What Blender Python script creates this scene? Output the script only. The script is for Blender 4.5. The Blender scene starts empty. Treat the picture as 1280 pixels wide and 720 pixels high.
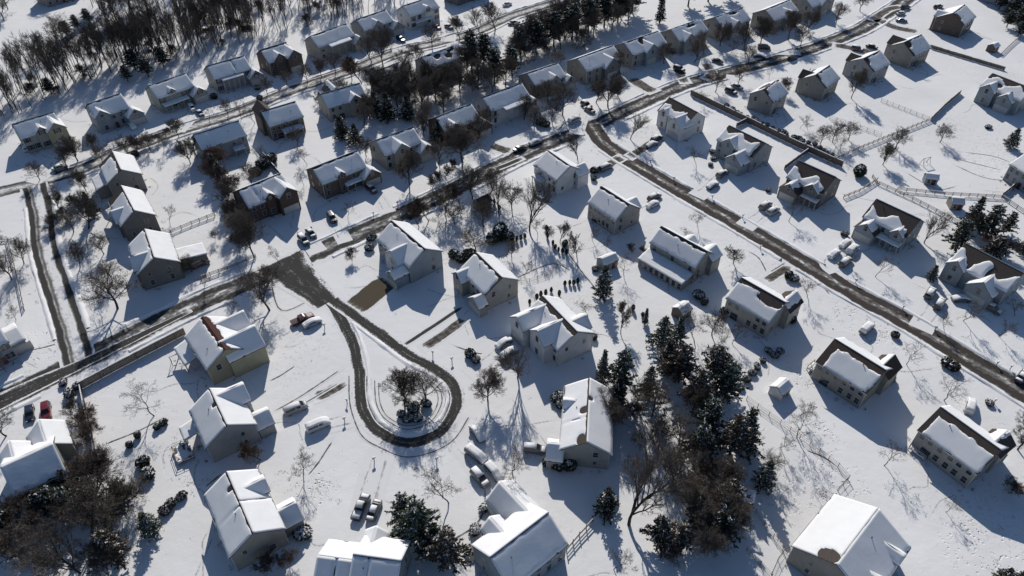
import bpy, math, random
from mathutils import Vector, noise
RAD = math.radians
random.seed(7)
sc = bpy.context.scene
COL = sc.collection
# ------------------------------------------------------------------ survey: a view ray of the drone meets the level ground
FOC, PITCH, ALT = 900.0, RAD(42), 120.0
CP, SP = math.cos(PITCH), math.sin(PITCH)
def G(u, v, z=0.0):
    x, y = u - 640.0, v - 360.0
    d = (x, CP * FOC - SP * y, -SP * FOC - CP * y)
    t = (z - ALT) / d[2]
    return Vector((d[0] * t, d[1] * t, z))
def PX(p):
    z = p[2] - ALT
    dz = p[1] * CP - z * SP
    return (640 + p[0] / dz * FOC, 360 - (p[1] * SP + z * CP) / dz * FOC)
def yaw_px(u, v, dx, dy, z=0.8):
    a, b = G(u - dx / 2, v - dy / 2, z), G(u + dx / 2, v + dy / 2, z)
    return math.atan2(b.y - a.y, b.x - a.x)
def nz(x, y, z=0.0):
    return noise.noise(Vector((x, y, z)))
# ------------------------------------------------------------------ materials
MATS = {}
def mat(name, col, rough=0.85, var=0.18, scale=3.0, bump=0.0, bscale=20.0, col2=None, thr=None, spec=0.3, metal=0.0, lap=0.0, coat=0.0, rand=0.0):
    if name in MATS:
        return MATS[name]
    m = bpy.data.materials.new(name); m.use_nodes = True
    nt = m.node_tree; N = nt.nodes; Lk = nt.links
    b = N['Principled BSDF']
    b.inputs['Roughness'].default_value = rough
    b.inputs['Specular IOR Level'].default_value = spec
    b.inputs['Metallic'].default_value = metal
    b.inputs['Coat Weight'].default_value = coat
    tc = N.new('ShaderNodeTexCoord')
    n1 = N.new('ShaderNodeTexNoise'); n1.inputs['Scale'].default_value = scale; n1.inputs['Detail'].default_value = 6
    Lk.new(tc.outputs['Object'], n1.inputs['Vector'])
    r = N.new('ShaderNodeValToRGB')
    c2 = col2 or tuple(c * (1 - var) for c in col)
    c1 = col if col2 else tuple(min(1, c * (1 + var)) for c in col)
    lo, hi = thr or (0.3, 0.7)
    r.color_ramp.elements[0].position = lo; r.color_ramp.elements[1].position = hi
    r.color_ramp.elements[0].color = (*c2, 1); r.color_ramp.elements[1].color = (*c1, 1)
    Lk.new(n1.outputs['Fac'], r.inputs['Fac'])
    out = r.outputs['Color']
    if rand:
        oi = N.new('ShaderNodeObjectInfo')
        mr = N.new('ShaderNodeMapRange'); mr.inputs['To Min'].default_value = 1 - rand; mr.inputs['To Max'].default_value = 1 + rand
        Lk.new(oi.outputs['Random'], mr.inputs['Value'])
        mx = N.new('ShaderNodeVectorMath'); mx.operation = 'SCALE'
        Lk.new(out, mx.inputs[0]); Lk.new(mr.outputs['Result'], mx.inputs['Scale'])
        out = mx.outputs['Vector']
    Lk.new(out, b.inputs['Base Color'])
    hsrc = None
    if bump:
        n2 = N.new('ShaderNodeTexNoise'); n2.inputs['Scale'].default_value = bscale; n2.inputs['Detail'].default_value = 5
        Lk.new(tc.outputs['Object'], n2.inputs['Vector'])
        bp = N.new('ShaderNodeBump'); bp.inputs['Strength'].default_value = bump; bp.inputs['Distance'].default_value = 0.1
        Lk.new(n2.outputs['Fac'], bp.inputs['Height']); hsrc = bp
    if lap:
        w = N.new('ShaderNodeTexWave'); w.wave_type = 'BANDS'; w.bands_direction = 'Z'; w.wave_profile = 'SAW'
        w.inputs['Scale'].default_value = 1.0 / lap / 6.2832 * 2 * math.pi / 2
        Lk.new(tc.outputs['Object'], w.inputs['Vector'])
        bp = N.new('ShaderNodeBump'); bp.inputs['Strength'].default_value = 0.5; bp.inputs['Distance'].default_value = 0.03
        Lk.new(w.outputs['Fac'], bp.inputs['Height'])
        if hsrc: Lk.new(hsrc.outputs['Normal'], bp.inputs['Normal'])
        hsrc = bp
    if hsrc: Lk.new(hsrc.outputs['Normal'], b.inputs['Normal'])
    MATS[name] = m
    return m
SNOW = mat('snow', (0.84, 0.85, 0.87), 0.7, 0.03, 0.6, 0.15, 1.5, spec=0.2)
SNOWC = mat('car_snow', (0.84, 0.85, 0.87), 0.7, 0.04, 3, 0.3, 6, spec=0.2)
SHING = mat('shingle', (0.075, 0.06, 0.055), 0.95, 0.3, 5, 0.4, 9)
SHINGR = mat('shingle_red', (0.072, 0.030, 0.026), 0.95, 0.3, 5, 0.4, 9)
WALLC = dict(cream=(.34, .332, .30), tan=(.255, .243, .222), white=(.56, .57, .58), grey=(.27, .28, .295), bluegrey=(.25, .285, .32),
             brick=(.10, .068, .056), brown=(.12, .093, .078), yellow=(.33, .315, .22), greige=(.285, .281, .27), dark=(.155, .152, .148), sage=(.27, .30, .275))
def wallmat(c):
    if c == 'brick': return mat('wall_brick', WALLC[c], 0.9, 0.3, 4, 0.3, 12)
    return mat('wall_' + c, WALLC[c], 0.7, 0.13, 0.5, lap=0.25)
TRIM = mat('trim_white', (.42, .42, .41), 0.5, 0.05)
GLASS = mat('window_glass', (.02, .024, .03), 0.08, 0.2, spec=0.7)
SHUT = mat('shutter', (.03, .035, .04), 0.6)
DOORM = mat('door_paint', (.10, .03, .03), 0.5)
GDOOR = mat('garage_door', (.45, .445, .43), 0.5, 0.05, lap=0.5)
BRICK = mat('chimney_brick', (.17, .09, .07), 0.9, 0.3, 6)
WOOD = mat('fence_wood', (.15, .12, .10), 0.9, 0.25, 2)
WOODL = mat('rail_wood', (.20, .17, .145), 0.9, 0.25, 2)
DECK = mat('deck_wood', (.20, .15, .11), 0.9, 0.2, 2)
METAL = mat('dark_metal', (.03, .03, .032), 0.5)
BARK = mat('bark', (.058, .046, .039), 0.95, 0.3, 3, rand=0.25)
TWIG = mat('twig', (.125, .104, .088), 0.95, 0.25, 1, rand=0.25)
TWIGR = mat('twig_red', (.12, .085, .070), 0.95, 0.25, 1, rand=0.2)
TWIGD = mat('twig_dark', (.095, .08, .07), 0.95, 0.25, 1, rand=0.2)
TWIGL = mat('twig_pale', (.20, .175, .15), 0.95, 0.25, 1, rand=0.15)
NEED = mat('needles', (.072, .086, .060), 0.9, 0.35, 1.5, rand=0.25)
NEEDB = mat('needles_brown', (.095, .075, .054), 0.9, 0.35, 1.5, rand=0.25)
TYRE = mat('tyre', (.015, .015, .015), 0.9)
RIM = mat('rim', (.4, .4, .4), 0.35, metal=0.7)
CARC = dict(black=(.012, .012, .014), red=(.16, .018, .02), maroon=(.07, .016, .018), white=(.6, .6, .6), silver=(.3, .31, .32), blue=(.03, .05, .10), grey=(.10, .105, .11), green=(.03, .055, .045), navy=(.02, .025, .05))
def carmat(c): return mat('paint_' + c, CARC[c], 0.3, 0.03, spec=0.5, coat=0.5)
# ------------------------------------------------------------------ mesh building
class MB:
    def __init__(s): s.v = []; s.f = []
    def add(s, vs, fs):
        k = len(s.v); s.v += [tuple(p) for p in vs]; s.f += [tuple(i + k for i in f) for f in fs]
    def box(s, x0, x1, y0, y1, z0, z1):
        s.add([(x0, y0, z0), (x1, y0, z0), (x1, y1, z0), (x0, y1, z0), (x0, y0, z1), (x1, y0, z1), (x1, y1, z1), (x0, y1, z1)],
              [(3, 2, 1, 0), (4, 5, 6, 7), (0, 1, 5, 4), (1, 2, 6, 5), (2, 3, 7, 6), (3, 0, 4, 7)])
    def tube(s, a, b, r0, r1, k=6, cap=False):
        a, b = Vector(a), Vector(b); d = b - a
        if d.length < 1e-6: return
        d.normalize(); x = d.orthogonal().normalized(); y = d.cross(x)
        vs = []
        for c, r in ((a, r0), (b, r1)):
            for i in range(k):
                t = 2 * math.pi * i / k
                vs.append(c + x * (r * math.cos(t)) + y * (r * math.sin(t)))
        fs = [(i, (i + 1) % k, k + (i + 1) % k, k + i) for i in range(k)]
        if cap: fs += [tuple(range(k - 1, -1, -1)), tuple(range(k, 2 * k))]
        s.add(vs, fs)
    def mesh(s, name, m, smooth=False):
        me = bpy.data.meshes.new(name); me.from_pydata(s.v, [], s.f); me.validate()
        if m: me.materials.append(m)
        if smooth: me.shade_smooth()
        return me
    def build(s, name, m, parent=None, smooth=False):
        return link(name, s.mesh(name, m, smooth), parent)
def link(name, me, parent=None, loc=None, rz=0):
    o = bpy.data.objects.new(name, me); COL.objects.link(o)
    if parent: o.parent = parent
    if loc is not None: o.location = loc
    if rz: o.rotation_euler = (0, 0, rz)
    return o
def tag(o, label=None, cat=None, group=None, kind=None):
    if label: o['label'] = label
    if cat: o['category'] = cat
    if group: o['group'] = group
    if kind: o['kind'] = kind
    return o
def root(name, loc, rz, label, cat, group=None):
    o = bpy.data.objects.new(name, None); COL.objects.link(o); o.empty_display_size = 0.5
    o.location = loc; o.rotation_euler = (0, 0, rz)
    return tag(o, label, cat, group)
# ------------------------------------------------------------------ snow sheet over a roof slope
def clip_sheet(nu, nv, pos, f, thick):
    """marching cut of a grid: keeps f>0, lifts by thickness, closes the rim down to the roof"""
    P = {}; top = []; bot = []; faces = []
    def vid(key, a, b, fv):
        if key in P: return P[key]
        h = thick(a, b) * (0.25 + 0.75 * min(1, max(0, fv) / 0.35))
        p = pos(a, b); P[key] = len(top)
        top.append((p[0], p[1], p[2] + h)); bot.append((p[0], p[1], p[2] + 0.004))
        return P[key]
    F = [[f(i / nu, j / nv) for j in range(nv + 1)] for i in range(nu + 1)]
    for i in range(nu):
        for j in range(nv):
            q = [(i, j), (i + 1, j), (i + 1, j + 1), (i, j + 1)]
            for tri in ((q[0], q[1], q[2]), (q[0], q[2], q[3])):
                out = []
                for k in range(3):
                    A, B = tri[k], tri[(k + 1) % 3]; fa, fb = F[A[0]][A[1]], F[B[0]][B[1]]
                    if fa > 0: out.append(vid(A, A[0] / nu, A[1] / nv, fa))
                    if (fa > 0) != (fb > 0):
                        t = fa / (fa - fb)
                        lo, hi = (A, B) if A < B else (B, A)
                        u = (A[0] + (B[0] - A[0]) * t) / nu; w = (A[1] + (B[1] - A[1]) * t) / nv
                        out.append(vid((lo, hi), u, w, 0))
                if len(out) >= 3: faces.append(tuple(out))
    cnt = {}
    for fc in faces:
        for k in range(len(fc)):
            e = (fc[k], fc[(k + 1) % len(fc)])
            cnt[e] = 1
    n = len(top); sk = []
    for (a, b) in list(cnt):
        if (b, a) not in cnt: sk.append((b, a, a + n, b + n))
    return top + bot, faces + sk
class Frame:
    def __init__(s, cx, cy, rot): s.cx, s.cy, s.c, s.s = cx, cy, math.cos(rot), math.sin(rot)
    def __call__(s, x, y, z): return (s.cx + s.c * x - s.s * y, s.cy + s.s * x + s.c * y, z)
def snow_slope(mb, T, L, W, he, hr, side, spec, seed, ov=0.38, oe=0.32, tr=0.17):
    """side -1 near / +1 far; spec: r ridge bare m, l/q end bare m, e eave bare m, w ridge wave, holes [(u 0-1, b m, ru m, rb m)]"""
    if spec is None: return
    r, l, q, e = spec.get('r', 0), spec.get('l', 0), spec.get('q', 0), spec.get('e', 0)
    wv, holes, na = spec.get('w', 0), spec.get('holes', ()), spec.get('n', 0.35)
    LL, B = L + 2 * oe - 0.06, W / 2 + ov - 0.02
    sl = (hr - he) / (W / 2)
    def pos(u, v):
        a, b = (u - 0.5) * LL, v * B
        return T(a, side * b, hr + tr - sl * b)
    def f(u, v):
        a, b = (u - 0.5) * LL, v * B
        n = nz(a * 0.7 + seed, b * 0.7 + seed * 1.7) * 1.6 + 0.5 * nz(a * 2.1, b * 2.1 + seed)
        g = 9.0
        if r: g = min(g, b - r - wv * math.sin(a * 0.9 + seed) + na * n)
        if l: g = min(g, (a + LL / 2) - l + na * n)
        if q: g = min(g, (LL / 2 - a) - q + na * n)
        g = min(g, (B - b) - e + na * n) if e else min(g, (B - b) + .16 + .42 * n)
        for hu, hb, ru, rb in holes:
            d = math.hypot(((u - hu) * LL) / ru, (b - hb) / rb)
            g = min(g, (d - 1) * min(ru, rb) + 0.4 * na * n)
        return g
    def th(u, v):
        a, b = (u - 0.5) * LL, v * B
        return spec.get('t', 0.16) * (1 + 0.22 * nz(a * 0.35 + seed, b * 0.35))
    nu, nv = max(6, int(LL / 0.4)), max(4, int(B / 0.4))
    v_, f_ = clip_sheet(nu, nv, pos, f, th)
    if side > 0: f_ = [tuple(reversed(x)) if False else x for x in f_]
    mb.add(v_, f_)
def gable_walls(mb, T, L, W, he, hr, z0=0):
    x, y = L / 2, W / 2
    vs = [T(-x, -y, z0), T(x, -y, z0), T(x, y, z0), T(-x, y, z0), T(-x, -y, he), T(x, -y, he), T(x, y, he), T(-x, y, he), T(-x, 0, hr), T(x, 0, hr)]
    mb.add(vs, [(3, 2, 1, 0), (0, 1, 5, 4), (2, 3, 7, 6), (1, 2, 6, 9, 5), (3, 0, 4, 8, 7), (4, 5, 9, 8), (6, 7, 8, 9)])
def gable_roof(mb, T, L, W, he, hr, ov=0.38, oe=0.32, t=0.17):
    sl = (hr - he) / (W / 2); y = W / 2 + ov; ze = hr - sl * y; x = L / 2 + oe; g = 0.012
    sec = [(-y, ze + t), (0, hr + t), (y, ze + t), (y, ze + g), (0, hr + g), (-y, ze + g)]
    vs = [T(-x, a, b) for a, b in sec] + [T(x, a, b) for a, b in sec]
    mb.add(vs, [(0, 6, 7, 1), (1, 7, 8, 2), (2, 8, 9, 3), (3, 9, 10, 4), (4, 10, 11, 5), (5, 11, 6, 0), (0, 1, 4, 5), (1, 2, 3, 4), (11, 10, 7, 6), (10, 9, 8, 7)])
# ------------------------------------------------------------------ houses
def win_meshes(w, h):
    fr = MB(); t = 0.075
    fr.box(-w/2 - t, w/2 + t, -0.07, 0.03, h/2, h/2 + t); fr.box(-w/2 - t, w/2 + t, -0.10, 0.03, -h/2 - t, -h/2)
    fr.box(-w/2 - t, -w/2, -0.07, 0.03, -h/2, h/2); fr.box(w/2, w/2 + t, -0.07, 0.03, -h/2, h/2)
    fr.box(-w/2, w/2, -0.05, 0.03, -0.025, 0.025)
    pn = MB(); pn.box(-w/2 + .002, w/2 - .002, -0.03, 0.02, -h/2 + .002, h/2 - .002)
    return fr.mesh('window_frame', TRIM), pn.mesh('pane', GLASS)
WM = {'w': win_meshes(1.0, 1.5), 's': win_meshes(0.7, 1.0), 'p': win_meshes(2.0, 2.05), 'b': win_meshes(1.9, 1.5)}
_sh = MB(); _sh.box(-0.2, 0.2, -0.05, 0.0, -0.8, 0.8); SHM = _sh.mesh('shutter', SHUT)
_gd = MB(); _gd.box(-2.3, 2.3, -0.06, 0.02, 0, 2.3); GDM = _gd.mesh('garage_door', GDOOR)
_dr = MB(); _dr.box(-0.5, 0.5, -0.06, 0.02, 0, 2.1); DRM = _dr.mesh('door', DOORM)
_vt = MB(); _vt.tube((0, 0, -0.3), (0, 0, 0.5), 0.09, 0.09, 8, True); VTM = _vt.mesh('roof_vent', METAL)
_cl = MB(); _cl.tube((0, 0, 0), (0, 0, 1), 0.13, 0.11, 10, True); CLM = _cl.mesh('column', TRIM)
def add_window(h, kind, x, y, z, ang, shutters=False):
    f, p = WM[kind]
    o = link('patio_door' if kind == 'p' else 'window', f, h, (x, y, z), ang); link('pane', p, o)
    if shutters:
        for s in (-1, 1): link('shutter', SHM, o, (s * 0.8, 0, 0))
    return o
_cb = MB(); _cb.box(-.07, .07, -.07, .07, 0, 1); CBM = (_cb.mesh('corner_board', TRIM), _cb.mesh('corner_board', wallmat('brown')))
_gu = MB(); _gu.box(-.5, .5, -.05, .05, 0, .14); GUM = _gu.mesh('gutter', TRIM)
HOUSES = []
def house(p1, p2, w, he, hr, color, tagname, label, near=None, far=None, gables=(), wings=(), sheds=(), win=5, front='n', shut=False,
          roof=None, chimney=None, patio=True, z0=0.0, group='snow-roofed houses of the estate', vents=1, cat='house', yaw=None, rows=2):
    seed = len(HOUSES) * 3.7 + 1
    A, B = G(*p1, hr), G(*p2, hr)
    c = (A + B) / 2; yw = math.atan2(B.y - A.y, B.x - A.x); L = max(5.0, (B - A).length - 0.64)
    if yaw is not None: yw = RAD(yaw)
    h = root('house', (c.x, c.y, z0), yw, label, cat, group)
    HOUSES.append(dict(o=h, tag=tagname, px=PX((c.x, c.y, 3)), xy=(c.x, c.y), L=L, w=w, yaw=yw))
    near = dict(near) if near is not None else {}; far = dict(far) if far is not None else {}
    wm = wallmat(color); rm = roof or SHING; sl = (hr - he) / (w / 2)
    I = Frame(0, 0, 0)
    m = MB(); gable_walls(m, I, L, w, he, hr, -0.3); m.build('wall', wm, h)
    m = MB(); gable_roof(m, I, L, w, he, hr); ro = m.build('roof', rm, h)
    m = MB(); snow_slope(m, I, L, w, he, hr, -1, near, seed); snow_slope(m, I, L, w, he, hr, 1, far, seed + 9)
    if m.v: m.build('roof_snow', SNOW, ro, True)
    rng = random.Random(int(seed * 10))
    # corner boards and eave gutters
    for sx in (-1, 1):
        for sy in (-1, 1):
            o = link('corner_board', CBM[color in ('brick', 'dark')], h, (sx * L / 2, sy * w / 2, -.2)); o.scale = (1, 1, he + .18)
    for sy in (-1, 1):
        o = link('gutter', GUM, h, (0, sy * (w / 2 + .44), he - sl * .38 - .02)); o.scale = (L + .6, 1, 1)
    blocked = {'n': [], 'f': [], 'l': [], 'r': []}
    for g in gables:
        side, t, gw, out, gh = g[:5]; gar = g[5] if len(g) > 5 else False; sn = g[6] if len(g) > 6 else ({}, {}); gc = g[7] if len(g) > 7 else color
        x = (t - 0.5) * L; yi = max(0.0, (hr - gh) / sl - 0.3) if gh < hr else -0.2
        lb = w / 2 + out - yi; cy = (w / 2 + out + yi) / 2; sg = -1 if side == 'n' else 1
        T = Frame(x, sg * cy, sg * math.pi / 2); gs = 0.85 if gh < hr + .5 else 1.0
        ge = gh - gs * gw / 2
        m = MB(); gable_walls(m, T, lb, gw, ge, gh, -0.25); gp = m.build('front_gable' if not gar else 'garage_wing', wallmat(gc), h)
        m = MB(); gable_roof(m, T, lb, gw, ge, gh, 0.3, 0.28, 0.15); m.build('gable_roof', rm, gp)
        m = MB()
        for sd, spc in ((-1, sn[0]), (1, sn[1])): snow_slope(m, T, lb, gw, ge, gh, sd, spc, seed + 5 * sd + t * 7, 0.3, 0.28, 0.15)
        if m.v: m.build('gable_snow', SNOW, gp, True)
        yf = sg * (w / 2 + out); ang = 0 if side == 'n' else math.pi
        if gar: link('garage_door', GDM, gp, (x, yf, 0.02), ang)
        elif ge > 0.5 and out > 0: add_window(h, 'w', x, yf, 1.7, ang, shut)
        if gh > 5.2: add_window(h, 'w' if gw > 3 else 's', x, yf, max(ge - 0.2, 3.6 if gar else 4.3) if gh > 6.5 else gh - 1.3, ang, shut and gw > 3)
        blocked[side].append((x - gw / 2 - 0.7, x + gw / 2 + 0.7, out, ge))
    for wgs in wings:
        side, Lw, Ww, yo, whe, whr, gar = wgs[:7]; sn = wgs[7] if len(wgs) > 7 else ({}, {})
        sg = -1 if side == 'l' else 1; x = sg * (L / 2 + Lw / 2 - 0.1)
        T = Frame(x, yo, 0)
        m = MB(); gable_walls(m, T, Lw, Ww, whe, whr, -0.25); gp = m.build('side_wing', wm, h)
        m = MB(); gable_roof(m, T, Lw, Ww, whe, whr, 0.3, 0.28, 0.15); m.build('wing_roof', rm, gp)
        m = MB()
        for sd, spc in ((-1, sn[0]), (1, sn[1])): snow_slope(m, T, Lw, Ww, whe, whr, sd, spc, seed + 3 * sd + 2, 0.3, 0.28, 0.15)
        if m.v: m.build('wing_snow', SNOW, gp, True)
        if gar == 'n': link('garage_door', GDM, gp, (x, yo - Ww / 2, 0.02), 0)
        elif gar == 'e': link('garage_door', GDM, gp, (x + sg * Lw / 2, yo, 0.02), sg * math.pi / 2)
        else:
            for k in (-.25, .25): add_window(h, 'w', x + k * Lw, yo - Ww / 2, 1.6, 0)
        blocked[side].append((yo - Ww / 2, yo + Ww / 2, Lw, whe))
    for s in sheds:
        side, t0, t1, dp, zh, zl, ncol, walls = s[:8]
        if side in 'nf': x0, x1, off, rot = (t0 - .5) * L, (t1 - .5) * L, w / 2, (math.pi if side == 'n' else 0)
        else: x0, x1, off, rot = (t0 - .5) * w, (t1 - .5) * w, L / 2, (math.pi / 2 if side == 'l' else -math.pi / 2)
        if side == 'n': x0, x1 = -x1, -x0
        if side == 'l': x0, x1 = x0, x1
        if side == 'r': x0, x1 = -x1, -x0
        T0 = Frame(0, 0, rot)
        T = lambda a, b, z, T0=T0, off=off: T0(a, b + off, z)
        m = MB(); m.add([T(x0, .02, zh), T(x1, .02, zh), T(x1, dp, zl), T(x0, dp, zl), T(x0, .02, zh + .16), T(x1, .02, zh + .16), T(x1, dp, zl + .16), T(x0, dp, zl + .16)],
                        [(3, 2, 1, 0), (4, 5, 6, 7), (0, 1, 5, 4), (1, 2, 6, 5), (2, 3, 7, 6), (3, 0, 4, 7)])
        sp = m.build('porch_roof', rm, h)
        m = MB(); nu, nv = max(5, int((x1 - x0) / .4)), max(3, int(dp / .4))
        v_, f_ = clip_sheet(nu, nv, lambda u, v: T(x0 + .02 + u * (x1 - x0 - .04), .03 + v * (dp - .05), zh + .16 + (zl - zh) * v), lambda u, v: 1.0,
                            lambda u, v: .2 + .06 * nz(u * 5 + seed, v * 4))
        m.add(v_, f_); m.build('porch_snow', SNOW, sp, True)
        if walls:
            i = .25; m = MB()
            m.add([T(x0 + i, .02, -.2), T(x1 - i, .02, -.2), T(x1 - i, dp - i, -.2), T(x0 + i, dp - i, -.2), T(x0 + i, .02, zh), T(x1 - i, .02, zh), T(x1 - i, dp - i, zl + .04), T(x0 + i, dp - i, zl + .04)],
                  [(3, 2, 1, 0), (0, 1, 5, 4), (1, 2, 6, 5), (2, 3, 7, 6), (3, 0, 4, 7)])
            m.build('sunroom' if walls == 2 else 'lean_to', wm, h)
            n = max(1, int((x1 - x0) / 1.6))
            for k in range(n):
                q = T(x0 + (k + .5) * (x1 - x0) / n, dp - i, 1.35); add_window(h, 'w', q[0], q[1], q[2], rot + math.pi)
        elif ncol:
            for k in range(ncol):
                q = T(x0 + .3 + k * (x1 - x0 - .6) / max(1, ncol - 1), dp - .25, -.1)
                o = link('column', CLM, h, q); o.scale = (1, 1, zl + .1)
        blocked[side].append((min(T(x0, 0, 0)[0], T(x1, 0, 0)[0]), max(T(x0, 0, 0)[0], T(x1, 0, 0)[0]), dp, zl) if side in 'nf' else (-9, 9, dp, zl))
    # windows
    def free(side, a, z):
        return not any(lo < a < hi and z < top + 0.5 for lo, hi, out, top in blocked[side])
    for row in range(rows):
        z = 1.75 if row == 0 else 4.35
        for side in ('n', 'f'):
            sg = -1 if side == 'n' else 1
            for k in range(win):
                x = -L / 2 + (k + 0.5) * L / win + rng.uniform(-.15, .15)
                if not free(side, x, z): continue
                if side == front and row == 0 and k == win // 2:
                    link('door', DRM, h, (x, sg * w / 2, 0.05), 0 if side == 'n' else math.pi); continue
                if side != front and row == 0 and k == 1 and patio:
                    add_window(h, 'p', x, sg * w / 2, 1.15, 0 if side == 'n' else math.pi); continue
                if side != front and rng.random() < .25: continue
                add_window(h, 'w', x, sg * w / 2, z, 0 if side == 'n' else math.pi, shut and side == front)
        for side in ('l', 'r'):
            sg = -1 if side == 'l' else 1
            for k in ((-.26, .24) if rng.random() < .55 else (.22,)):
                y = k * w
                if free(side, y, z) and rng.random() < .8: add_window(h, 's' if rng.random() < .4 else 'w', sg * L / 2, y, z, sg * math.pi / 2)
    for k in range(vents):
        x = rng.uniform(-.35, .35) * L; b = rng.uniform(.25, .6) * w / 2
        link('roof_vent', VTM, h, (x, -b, hr + .15 - sl * b))
    if chimney is not None:
        t, yy, zt = chimney; x = (t - .5) * L
        m = MB(); m.box(x - .45, x + .45, yy - .35, yy + .35, 2 if abs(yy) < w / 2 else -.2, zt); m.box(x - .52, x + .52, yy - .42, yy + .42, zt, zt + .15); cb = m.build('chimney', BRICK, h)
        m = MB(); m.box(x - .3, x + .3, yy - .2, yy + .2, zt + .15, zt + .4); m.build('chimney_pot', METAL, cb)
    return h
def shed(u, v, L, W, he, hr, yaw, color, label, near={}, far={}):
    c = G(u, v, 1.2); h = root('garden_shed', (c.x, c.y, 0), RAD(yaw), label, 'shed')
    I = Frame(0, 0, 0)
    m = MB(); gable_walls(m, I, L, W, he, hr, -.1); m.build('wall', wallmat(color), h)
    m = MB(); gable_roof(m, I, L, W, he, hr, .2, .18, .1); ro = m.build('roof', SHING, h)
    m = MB(); snow_slope(m, I, L, W, he, hr, -1, near, u, .2, .18, .1); snow_slope(m, I, L, W, he, hr, 1, far, v, .2, .18, .1); m.build('roof_snow', SNOW, ro, True)
    d = link('door', DRM, h, (0.2 * L, -W / 2, 0), 0); d.scale = (1, 1, .85)
    add_window(h, 's', -L * .2, -W / 2, 1.2, 0)
    return h
# ------------------------------------------------------------------ the houses, street by street
g, gg = 'n', 'f'
LINE = dict(r=0.3, n=0.22)
def row_a(s='a'): return None
# upper street, far side (fronts towards the camera)
house((15,156),(67,140),9,5.4,8.4,'cream','twin-gabled cream house','cream two-storey house with twin front gables at the edge of the woods', LINE, {}, [('n',.5,3.2,.6,7.3),('n',.84,5.4,2.4,8.0,True,({},{}),'yellow')], shut=True)
house((108,131),(151,117),9,5.4,8.6,'bluegrey','pale blue gabled house','pale blue house with one broad front gable and a low garage wing', LINE, {}, [('n',.16,4.4,.6,7.6),('n',1.05,5.2,3.0,5.6,True)])
house((185,108),(232,92),9,5.4,8.4,'sage','shuttered pale green house','pale green house with dark window shutters and a front porch', LINE, {}, [('n',.40,2.4,.2,7.2),('n',1.04,5.4,2.6,5.4,True)], sheds=[('n',.05,.75,2.0,3.1,2.6,5,0)], shut=True)
house((258,83),(305,70),9.4,5.6,8.6,'grey','long stepped-roof house','long grey house with a stepped roof line and tall porch columns against the trees', dict(r=.35,n=.15,holes=[(.62,2.2,.13,2.6)]), {}, [('n',1.06,5.4,2.4,5.4,True)], sheds=[('n',.15,.75,1.8,5.0,4.6,5,0)], shut=True)
house((325,63),(358,53),9.6,5.4,8.6,'brown','dark brick twin-peaked house','dark brown brick house with two steep front peaks below the woods', dict(r=.5,n=.25), {}, [('n',.42,4.2,.7,7.8),('n',.92,5.6,2.6,8.3,True,({},dict(e=.6,n=.4)))])
house((387,46),(433,30),9.2,5.6,8.6,'cream','four-columned cream house','cream house with four tall white columns along its front', LINE, {}, [('n',1.06,5.4,2.6,5.4,True)], sheds=[('n',.25,.85,2.2,5.4,4.9,4,0)])
house((445,25),(482,12.5),9,5.4,8.4,'grey','grey house behind tall tree','grey two-storey house half hidden behind one tall bare tree', LINE, {}, [('n',.45,4.0,.6,7.6),('n',1.04,5.4,2.6,5.4,True)])
house((503,8),(540,-4),9,5.6,8.6,'white','white shuttered top house','white house with four dark-shuttered windows at the top of the upper street', LINE, {}, [('n',.6,3.4,.4,7.6)], shut=True, sheds=[('n',.1,.7,1.8,3.1,2.6,4,0)])
house((562,-20),(600,-33),9,5.4,8.4,'dark','shadowed grey top house','grey house in deep tree shade beyond the columned white one', LINE, {}, [('n',.8,5,2,6.5,True)])
# upper street, near side (backs towards the camera)
house((241.5,169),(299,151),8.4,5.4,8.4,'bluegrey','streaked-roof blue house','blue-grey house whose wide snowy back roof has thin dark melt streaks', dict(r=.3,n=.15,holes=[(.30,1.6,.08,1.9),(.42,1.3,.08,1.5)]), {}, front='f', sheds=[('n',.62,.88,2.4,2.7,2.4,2,0)])
house((326,140),(369.5,127),9.6,5.4,8.4,'brown','brown house with porch strip','brown house with a long snow strip on its back porch roof and a dark peak', dict(r=.3,n=.15), {}, [('f',.12,4.4,1.6,9.3,False,(None,None))], front='f', sheds=[('n',.3,.9,2.6,3.0,2.5,3,0)], win=6)
house((400.5,118),(450,104),9,5.4,8.4,'cream','cream dark-peaked house','cream house with a dark bare front peak beside a large evergreen', dict(r=.3,n=.2), {}, [('f',.38,5,1.8,9.3,False,(None,dict(e=1.6))),('n',.7,4.6,.8,7.4)], front='f')
house((469,90),(500,78),9,5.4,8.2,'dark','grey house among bare trees','dark grey house almost buried among tall bare trees', dict(r=.3), {}, front='f')
house((526.6,72),(567,57.7),9,5.4,8.2,'grey','patchy-roofed grey house','grey house with a patchy half-melted roof beside black evergreens', dict(r=.2,n=.9,holes=[(.4,1.5,1.5,.8),(.7,2.5,1.6,.8),(.85,1.0,1.2,.6)],t=.1), {}, front='f', sheds=[('n',.35,.7,2,2.9,2.5,2,0)])
house((652,30),(676,20),9,4.0,6.4,'grey','small roof behind thicket','small low grey house peeping over the dark thicket', dict(n=.5,r=.3), {}, front='f')
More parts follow.
